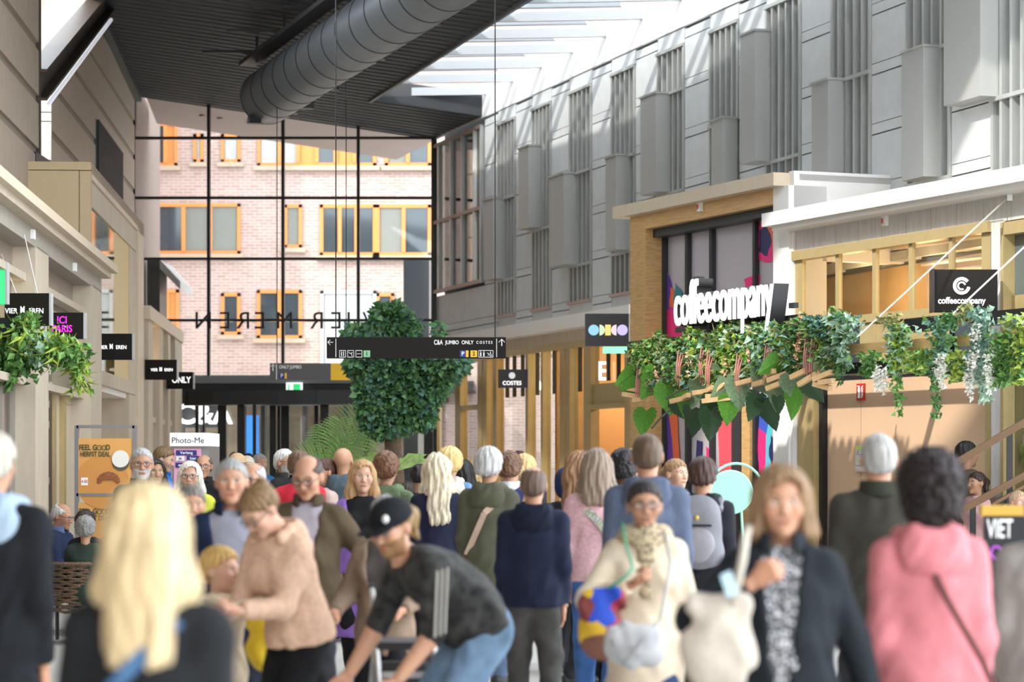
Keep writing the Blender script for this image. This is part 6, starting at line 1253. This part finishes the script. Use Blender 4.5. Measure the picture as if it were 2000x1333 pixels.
o = text('SPIRIT', M_txt, R17, (0, 0, 0), (-1, 0, 0), (0, 0, 1), .17, .002, bold=.001, name='back_print'); o.location = Vector(tuple(J17['che']+np.array((0, .155, -.03))))
person(906, 899, 25.5, 170, 'person with long straight black hair between denim jacket and silver hair', 'f', 'tan', 'long', BLK, jacket=(.02, .02, .025), hairlen=.30)
person(996, 884, 21.8, 168, 'person with curly brown hair and white shirt collar over navy', 'm', 'fair', 'curly', (.15, .075, .04), jacket=(.035, .045, .13), collar=(.66, .68, .74), hem=.50, legs=(.07, .12, .22), shoes=(.02, .02, .02))
person(1024, 888, 24.5, 176, 'person with wavy blond hair half hidden behind the curly brown head', 'f', 'pale', 'wavy', (.62, .43, .20), jacket=(.03, .03, .035))
person(1014, 881, 28, 180, 'person with a dark topknot far behind the wavy blond hair', 'f', 'tan', 'bun', (.05, .02, .02), jacket=(.05, .04, .05))
person(1107, 908, 20.5, 170, 'person in a navy knitted cap with one arm raised to the head', 'f', 'tan', None, BLK, jacket=(.012, .012, .014), cap=('beanie', (.018, .028, .085)), la=(.10, .02, .12), lh='relax', H=1.66)
R22, J22 = person(1166, 876, 17.4, 172, 'person with long ash brown hair in a pale pink fleece jacket and jeans', 'f', 'fair', 'long', (.25, .18, .13), jacket=(.64, .39, .41), jkind='fleece', hem=.50, legs=(.05, .12, .30), hairlen=.19, build=1.05)
mb = strap('s', None, [J22['l'](J22['SL']+np.array((-.03, .02, .07))), J22['l'](J22['SL']+np.array((-.06, .09, .0))), J22['l'](J22['che']+np.array((-.04, .16, -.02))), J22['l'](J22['wai']+np.array((-.17, .10, -.05)))], .05, '', ''); tag(mb.build('patterned_strap', cloth((.30, .33, .22), 'print'), None, world=J22['l'](J22['che'])), 'green patterned bag strap across the pale pink jacket', 'strap')
person(1139, 884, 19.3, 100, 'person with curly light brown hair in profile beside the pale pink jacket', 'f', 'pale', 'wavy', (.30, .16, .08), jacket=(.30, .22, .18))
person(1217, 879, 19.2, 175, 'person with short black curls in a plum jacket', 'm', 'dark', 'curly', BLK, jacket=(.055, .035, .065), hood=(.40, .33, .30), build=1.08)
person(1240, 873, 23, 160, 'person with fair skin glimpsed behind the short black curls', 'm', 'pale', 'crop', LTB, jacket=(.2, .2, .22))
person(1264, 844, 15.4, 178, 'tall person with cropped brown hair in a slate blue hoodie, back turned', 'm', 'fair', 'crop', (.10, .06, .035), jacket=(.085, .105, .16), hood=(.085, .105, .16), hem=.47, legs=(.10, .18, .32), short_sleeve=False, build=1.12)
R26, J26 = person(1259, 936, 12, 2, 'person with glasses and dark pulled back hair in a cream raincoat', 'f', 'tan', 'bun', (.02, .014, .014), jacket=(.62, .52, .39), hem=.24, flare=1.18, collar=(.60, .50, .37), scarf=(.50, .40, .26), glasses=True, legs=(.03, .06, .14), ra=(.035, -.15, -.08), rpole=(-1, .25, -.7), la=(.07, -.05, -.30), rh='grip', hood=(.62, .52, .39))
def patchmat():
    m = mat('patchwork', (.3, .05, .04), .7); N = m.node_tree.nodes; L = m.node_tree.links
    v = N.new('ShaderNodeTexVoronoi'); v.inputs['Scale'].default_value = 8; tc = N.new('ShaderNodeTexCoord'); L.new(tc.outputs['Object'], v.inputs['Vector'])
    sp = N.new('ShaderNodeSeparateColor'); L.new(v.outputs['Color'], sp.inputs[0]); r = N.new('ShaderNodeValToRGB'); r.color_ramp.interpolation = 'CONSTANT'; L.new(sp.outputs[0], r.inputs[0])
    cols = [(0, (.16, .03, .025)), (.25, (.01, .05, .38)), (.45, (.30, .02, .05)), (.62, (.55, .34, .02)), (.75, (.16, .06, .04)), (.88, (.14, .34, .03))]
    while len(r.color_ramp.elements) < len(cols): r.color_ramp.elements.new(.5)
    for e, (p, c) in zip(r.color_ramp.elements, cols): e.position = p; e.color = (*c, 1)
    L.new(r.outputs[0], N['Principled BSDF'].inputs['Base Color']); return m
h = J26['w']('HR'); bag('patchwork_bag', W(1176, 1212, 11.7), 'colourful patchwork bag hanging from the hand of the cream raincoat', patchmat(), (.22, .13, .38), [W(1188, 1150, 11.6), W(1222, 1128, 11.55), W(1236, 1110, 11.6), W(1222, 1062, 11.78), W(1216, 1022, 11.9)], mat('strap_green', (.05, .30, .18), .6), .014)
bag('silver_bag', W(1242, 1260, 11.4), 'silver grey soft handbag in front of the cream raincoat', mat('bag_silver', (.42, .42, .43), .4, noise=.3, nscale=8), (.26, .16, .22), [W(1195, 1250, 11.35), W(1215, 1300, 11.25), W(1290, 1210, 11.4), W(1310, 1100, 11.7), W(1297, 1040, 11.85)], mat('strap_grey', (.30, .30, .30), .5), .014)
person(1321, 896, 22, 40, 'person with light brown hair looking aside between hoodie and backpack', 'f', 'pale', 'tail', (.30, .17, .08), jacket=(.3, .25, .25))
R28, J28 = person(1373, 876, 18.2, 168, 'teenager with brown tousled hair in a dark hooded jacket wearing a backpack', 'm', 'fair', 'sweep', (.055, .025, .018), jacket=(.012, .014, .022), hood=(.010, .011, .016), legs=(.10, .085, .06), H=1.74)
bc = J28['l'](J28['che']+np.array((0, .21, -.05))); bk = thing('backpack', bc-Vector((0, 0, .25)), 'grey backpack with front pocket worn over the dark hooded jacket', 'backpack'); Rb = rotm(0, 0, math.radians(168))
s = SDF(); s.ell((0, .0, 0), (.165, .10, .26), .02); s.rc((-.08, .0, -.15), (.08, .0, -.15), .10, k=.05); s.rc((-.05, 0, .14), (.05, 0, .14), .09, k=.05); v, q = s.mesh(.014); M_bp = cloth((.20, .20, .22)); arr_obj('body', v @ Rb.T, q, M_bp, bk, bc)
s = SDF(); s.ell((0, .085, -.09), (.125, .045, .13), .02); v, q = s.mesh(.012); arr_obj('front_pocket', v @ Rb.T, q, cloth((.26, .25, .27)), bk, bc)
s = SDF(); s.rc((-.10, .105, .045), (.10, .105, .045), .009, k=.01); v, q = s.mesh(.008); arr_obj('zip', v @ Rb.T, q, M_black, bk, bc); s = SDF(); s.ell((-.0, .105, .10), (.016, .01, .02), .01); v, q = s.mesh(.005); arr_obj('badge', v @ Rb.T, q, mat('badge_gold', (.5, .35, .08), .4), bk, bc)
for q_ in (-1, 1): MB().tube([J28['l'](J28['SL' if q_ > 0 else 'SR']+np.array((-q_*.03, .10, .0))), J28['l'](J28['SL' if q_ > 0 else 'SR']+np.array((-q_*.03, .02, .07))), J28['l'](J28['SL' if q_ > 0 else 'SR']+np.array((-q_*.03, -.10, -.02)))], .028, 6).build('shoulder_strap', M_bp, bk)
R29, J29 = person(1527, 890, 9.0, -6, 'person with a brown bob in a dark raincoat holding a shoulder strap', 'f', 'fair', 'bob', (.25, .15, .075), jacket=(.014, .018, .022), jkind='plain', hem=.26, flare=1.25, open_=.030, shirt=(.10, .10, .11), skind='print', collar=(.02, .025, .03), H=1.70, ra=(.03, -.14, -.02), rpole=(-1, .1, -.7), la=(.10, .02, -.29), rh='grip', hv=(.3, 0, 1), vol=.022, build=1.15, head=(0, .1, 0))
hh = J29['w']('HR'); bag('cream_tote_bag', W(1402, 1245, 8.65), 'cream shoulder bag hanging from the person in the dark raincoat', mat('tote_cream', (.50, .44, .37), .75, noise=.12, nscale=14, bump=.3), (.25, .13, .40), [W(1428, 1185, 8.62), W(1440, 1140, 8.6), W(1450, 1095, 8.62), W(1456, 1050, 8.72), W(1462, 1032, 8.9)], mat('tote_cream'), .032)
ph_ = W(1424, 1142, 8.55); tag(MB().obox(ph_, (.018, 0, .008), (0, .008, 0), (-.012, 0, .038)).build('phone', mat('phone_blue', (.45, .62, .70), .4), None, world=ph_), 'pale blue phone held at the dark raincoat shoulder strap', 'phone')
person(1716, 843, 13.2, 178, 'tall grey haired person in a dark olive jacket walking towards the tan wall', 'm', 'fair', 'crop', (.36, .35, .33), jacket=(.040, .036, .028), collar=(.03, .032, .022), hem=.45, build=1.12, legs=(.03, .03, .035))
R31, J31 = person(1815, 872, 9.3, 184, 'person with voluminous dark curls in a pink coat with diagonal strap', 'f', 'fair', 'afro', (.014, .006, .006), jacket=(.60, .20, .22), hem=.30, flare=1.28, hood=(.60, .20, .22), H=1.74, legs=(.05, .05, .07), build=1.10)
a = J31['l'](J31['nb']+np.array((.06, .06, .02))); m_ = J31['l'](J31['che']+np.array((-.02, .175, -.04))); m2 = J31['l'](J31['wai']+np.array((-.15, .175, -.08))); b = J31['l'](J31['pel']+np.array((-.23, .10, -.06)))
t = thing('crossbody_bag', b-Vector((0, 0, .25)), 'dark brown crossbody bag at the hip of the pink coat', 'bag'); s = SDF(); s.ell((0, 0, 0), (.07, .09, .13), .02); v, q = s.mesh(.012); arr_obj('body', v, q, cloth((.075, .025, .022)), t, b-Vector((0, 0, .12)))
MB().tube([a, m_, m2, b], .013, 6).build('strap', cloth((.15, .06, .055)), t)
person(2040, 940, 11, 170, 'person in a grey coat cut by the right edge', 'f', 'fair', 'short', GREYH, jacket=(.30, .27, .25), hem=.30, flare=1.1, legs=(.05, .11, .22), build=1.1)
# --- right background
person(1889, 862, 28.2, 120, 'person with short black hair in a brown jacket behind the stair rail', 'm', 'tan', 'short', BLK, jacket=(.085, .062, .048), la=(.0, -.2, -.12), ra=(0, -.2, -.12))
person(1907, 905, 27.6, -60, 'small person with dark hair leaning on the brown jacket behind the rail', 'f', 'tan', 'tail', DKB, jacket=(.50, .30, .30), H=1.60)
person(1990, 962, 25.2, 20, 'person with fair hair just below the lower stair rail', 'f', 'pale', 'short', (.45, .32, .2), jacket=(.35, .2, .2), H=1.42)
# --- left background
person(277, 874, 21, 10, 'bearded person with round glasses in a taupe jacket beside the advertising stand', 'm', 'fair', 'short', (.42, .41, .40), jacket=(.12, .105, .09), open_=.04, shirt=(.22, .28, .38), collar=(.03, .03, .035), beard=(.50, .49, .48), glasses=True, vol=.006)
person(303, 897, 25.5, 20, 'person with long dark hair in black behind the taupe jacket', 'f', 'tan', 'long', (.02, .014, .012), jacket=(.013, .013, .015), hairlen=.16)
person(314, 872, 29.5, 80, 'person in a bright blue jacket reading a phone near the photo booth', 'm', 'pale', 'short', (.20, .12, .06), jacket=(.02, .16, .55), hood=(.02, .16, .55), head=(.3, 0, 0), la=(-.02, -.2, -.13), ra=(.0, -.2, -.14))
person(371, 902, 22.5, 2, 'person with white wavy hair and glasses in a lime yellow jacket', 'f', 'pale', 'long', (.70, .67, .58), jacket=(.52, .55, .06), open_=.03, shirt=(.02, .02, .02), glasses=True, hairlen=.13, build=1.2, la=(-.02, -.14, -.17), ra=(.02, -.13, -.19))
person(398, 887, 28, 0, 'bald person with glasses in a black jacket in front of the photo booth', 'm', 'fair', 'fringe', (.12, .10, .09), jacket=(.013, .013, .015), collar=(.02, .02, .022), glasses=True)
person(492, 902, 18.4, -22, 'bald person with white beard in navy with red and white shoulder stripe', 'm', 'fair', 'fringe', (.5, .49, .48), jacket=(.014, .022, .06), open_=.03, shirt=(.45, .55, .7), beard=(.52, .5, .49), glasses=True, collar=(.5, .06, .07))
person(463, 888, 29.5, 0, 'person wearing a wide straw hat far behind the navy jacket', 'f', 'fair', 'short', LTB, jacket=(.2, .15, .1), cap=('hat', (.58, .40, .22)))
person(482, 893, 32.5, 0, 'person in a white cap beside the straw hat', 'f', 'fair', 'short', LTB, jacket=(.15, .12, .1), cap=('hat', (.7, .62, .5)))
person(508, 887, 37, 30, 'distant person in a blue jacket near the revolving door', 'm', 'fair', 'short', GREYH, jacket=(.03, .16, .36))
person(557, 877, 27, 55, 'white haired person with glasses and beard in a black jacket, in profile', 'm', 'fair', 'short', (.62, .6, .57), jacket=(.016, .016, .016), collar=(.03, .03, .03), glasses=True, beard=(.55, .53, .5), vol=.01)
Rr, Jr = person(585, 880, 22.3, 175, 'person in a bright red jacket hidden behind the balding olive jacket', 'm', 'fair', 'short', BROWN, jacket=(.62, .03, .055), hem=.48)
person(634, 896, 24.5, -60, 'person with dark hair in a pale pink top beside the palm', 'f', 'fair', 'tail', (.10, .04, .03), jacket=(.62, .45, .42))
person(671, 873, 24.5, 165, 'bald person in a slate blue hooded jacket, back turned, before the palm', 'm', 'fair', None, BROWN, jacket=(.085, .12, .15), hood=(.085, .12, .15), build=1.05)
person(755, 884, 20.8, 170, 'person with curly auburn hair in a sage green hoodie, back turned', 'f', 'fair', 'curly', (.17, .075, .035), jacket=(.17, .23, .13), hood=(.17, .23, .13), jkind='fleece', build=1.12)
person(821, 907, 24.5, 160, 'person with black hair in a low knot and a charcoal jacket', 'f', 'tan', 'bun', BLK, jacket=(.03, .03, .035), build=1.05)
person(797, 938, 26.5, 175, 'small person in a dark red coat by the tree foot', 'f', 'fair', 'short', DKB, jacket=(.35, .02, .06), H=1.50)
person(926, 896, 29, 175, 'distant person with light brown hair before the bronze shop front', 'm', 'fair', 'short', LTB, jacket=(.05, .06, .1))
person(938, 905, 27, 178, 'distant blond person left of the silver haired head', 'f', 'pale', 'long', BLOND, jacket=(.06, .07, .1))
person(485, 886, 46, 0, 'very distant person in orange inside the revolving door', 'f', 'fair', 'short', BLK, jacket=(.6, .2, .03))
person(458, 884, 47, 0, 'very distant person in brown left inside the revolving door', 'm', 'fair', 'short', DKB, jacket=(.2, .12, .07))
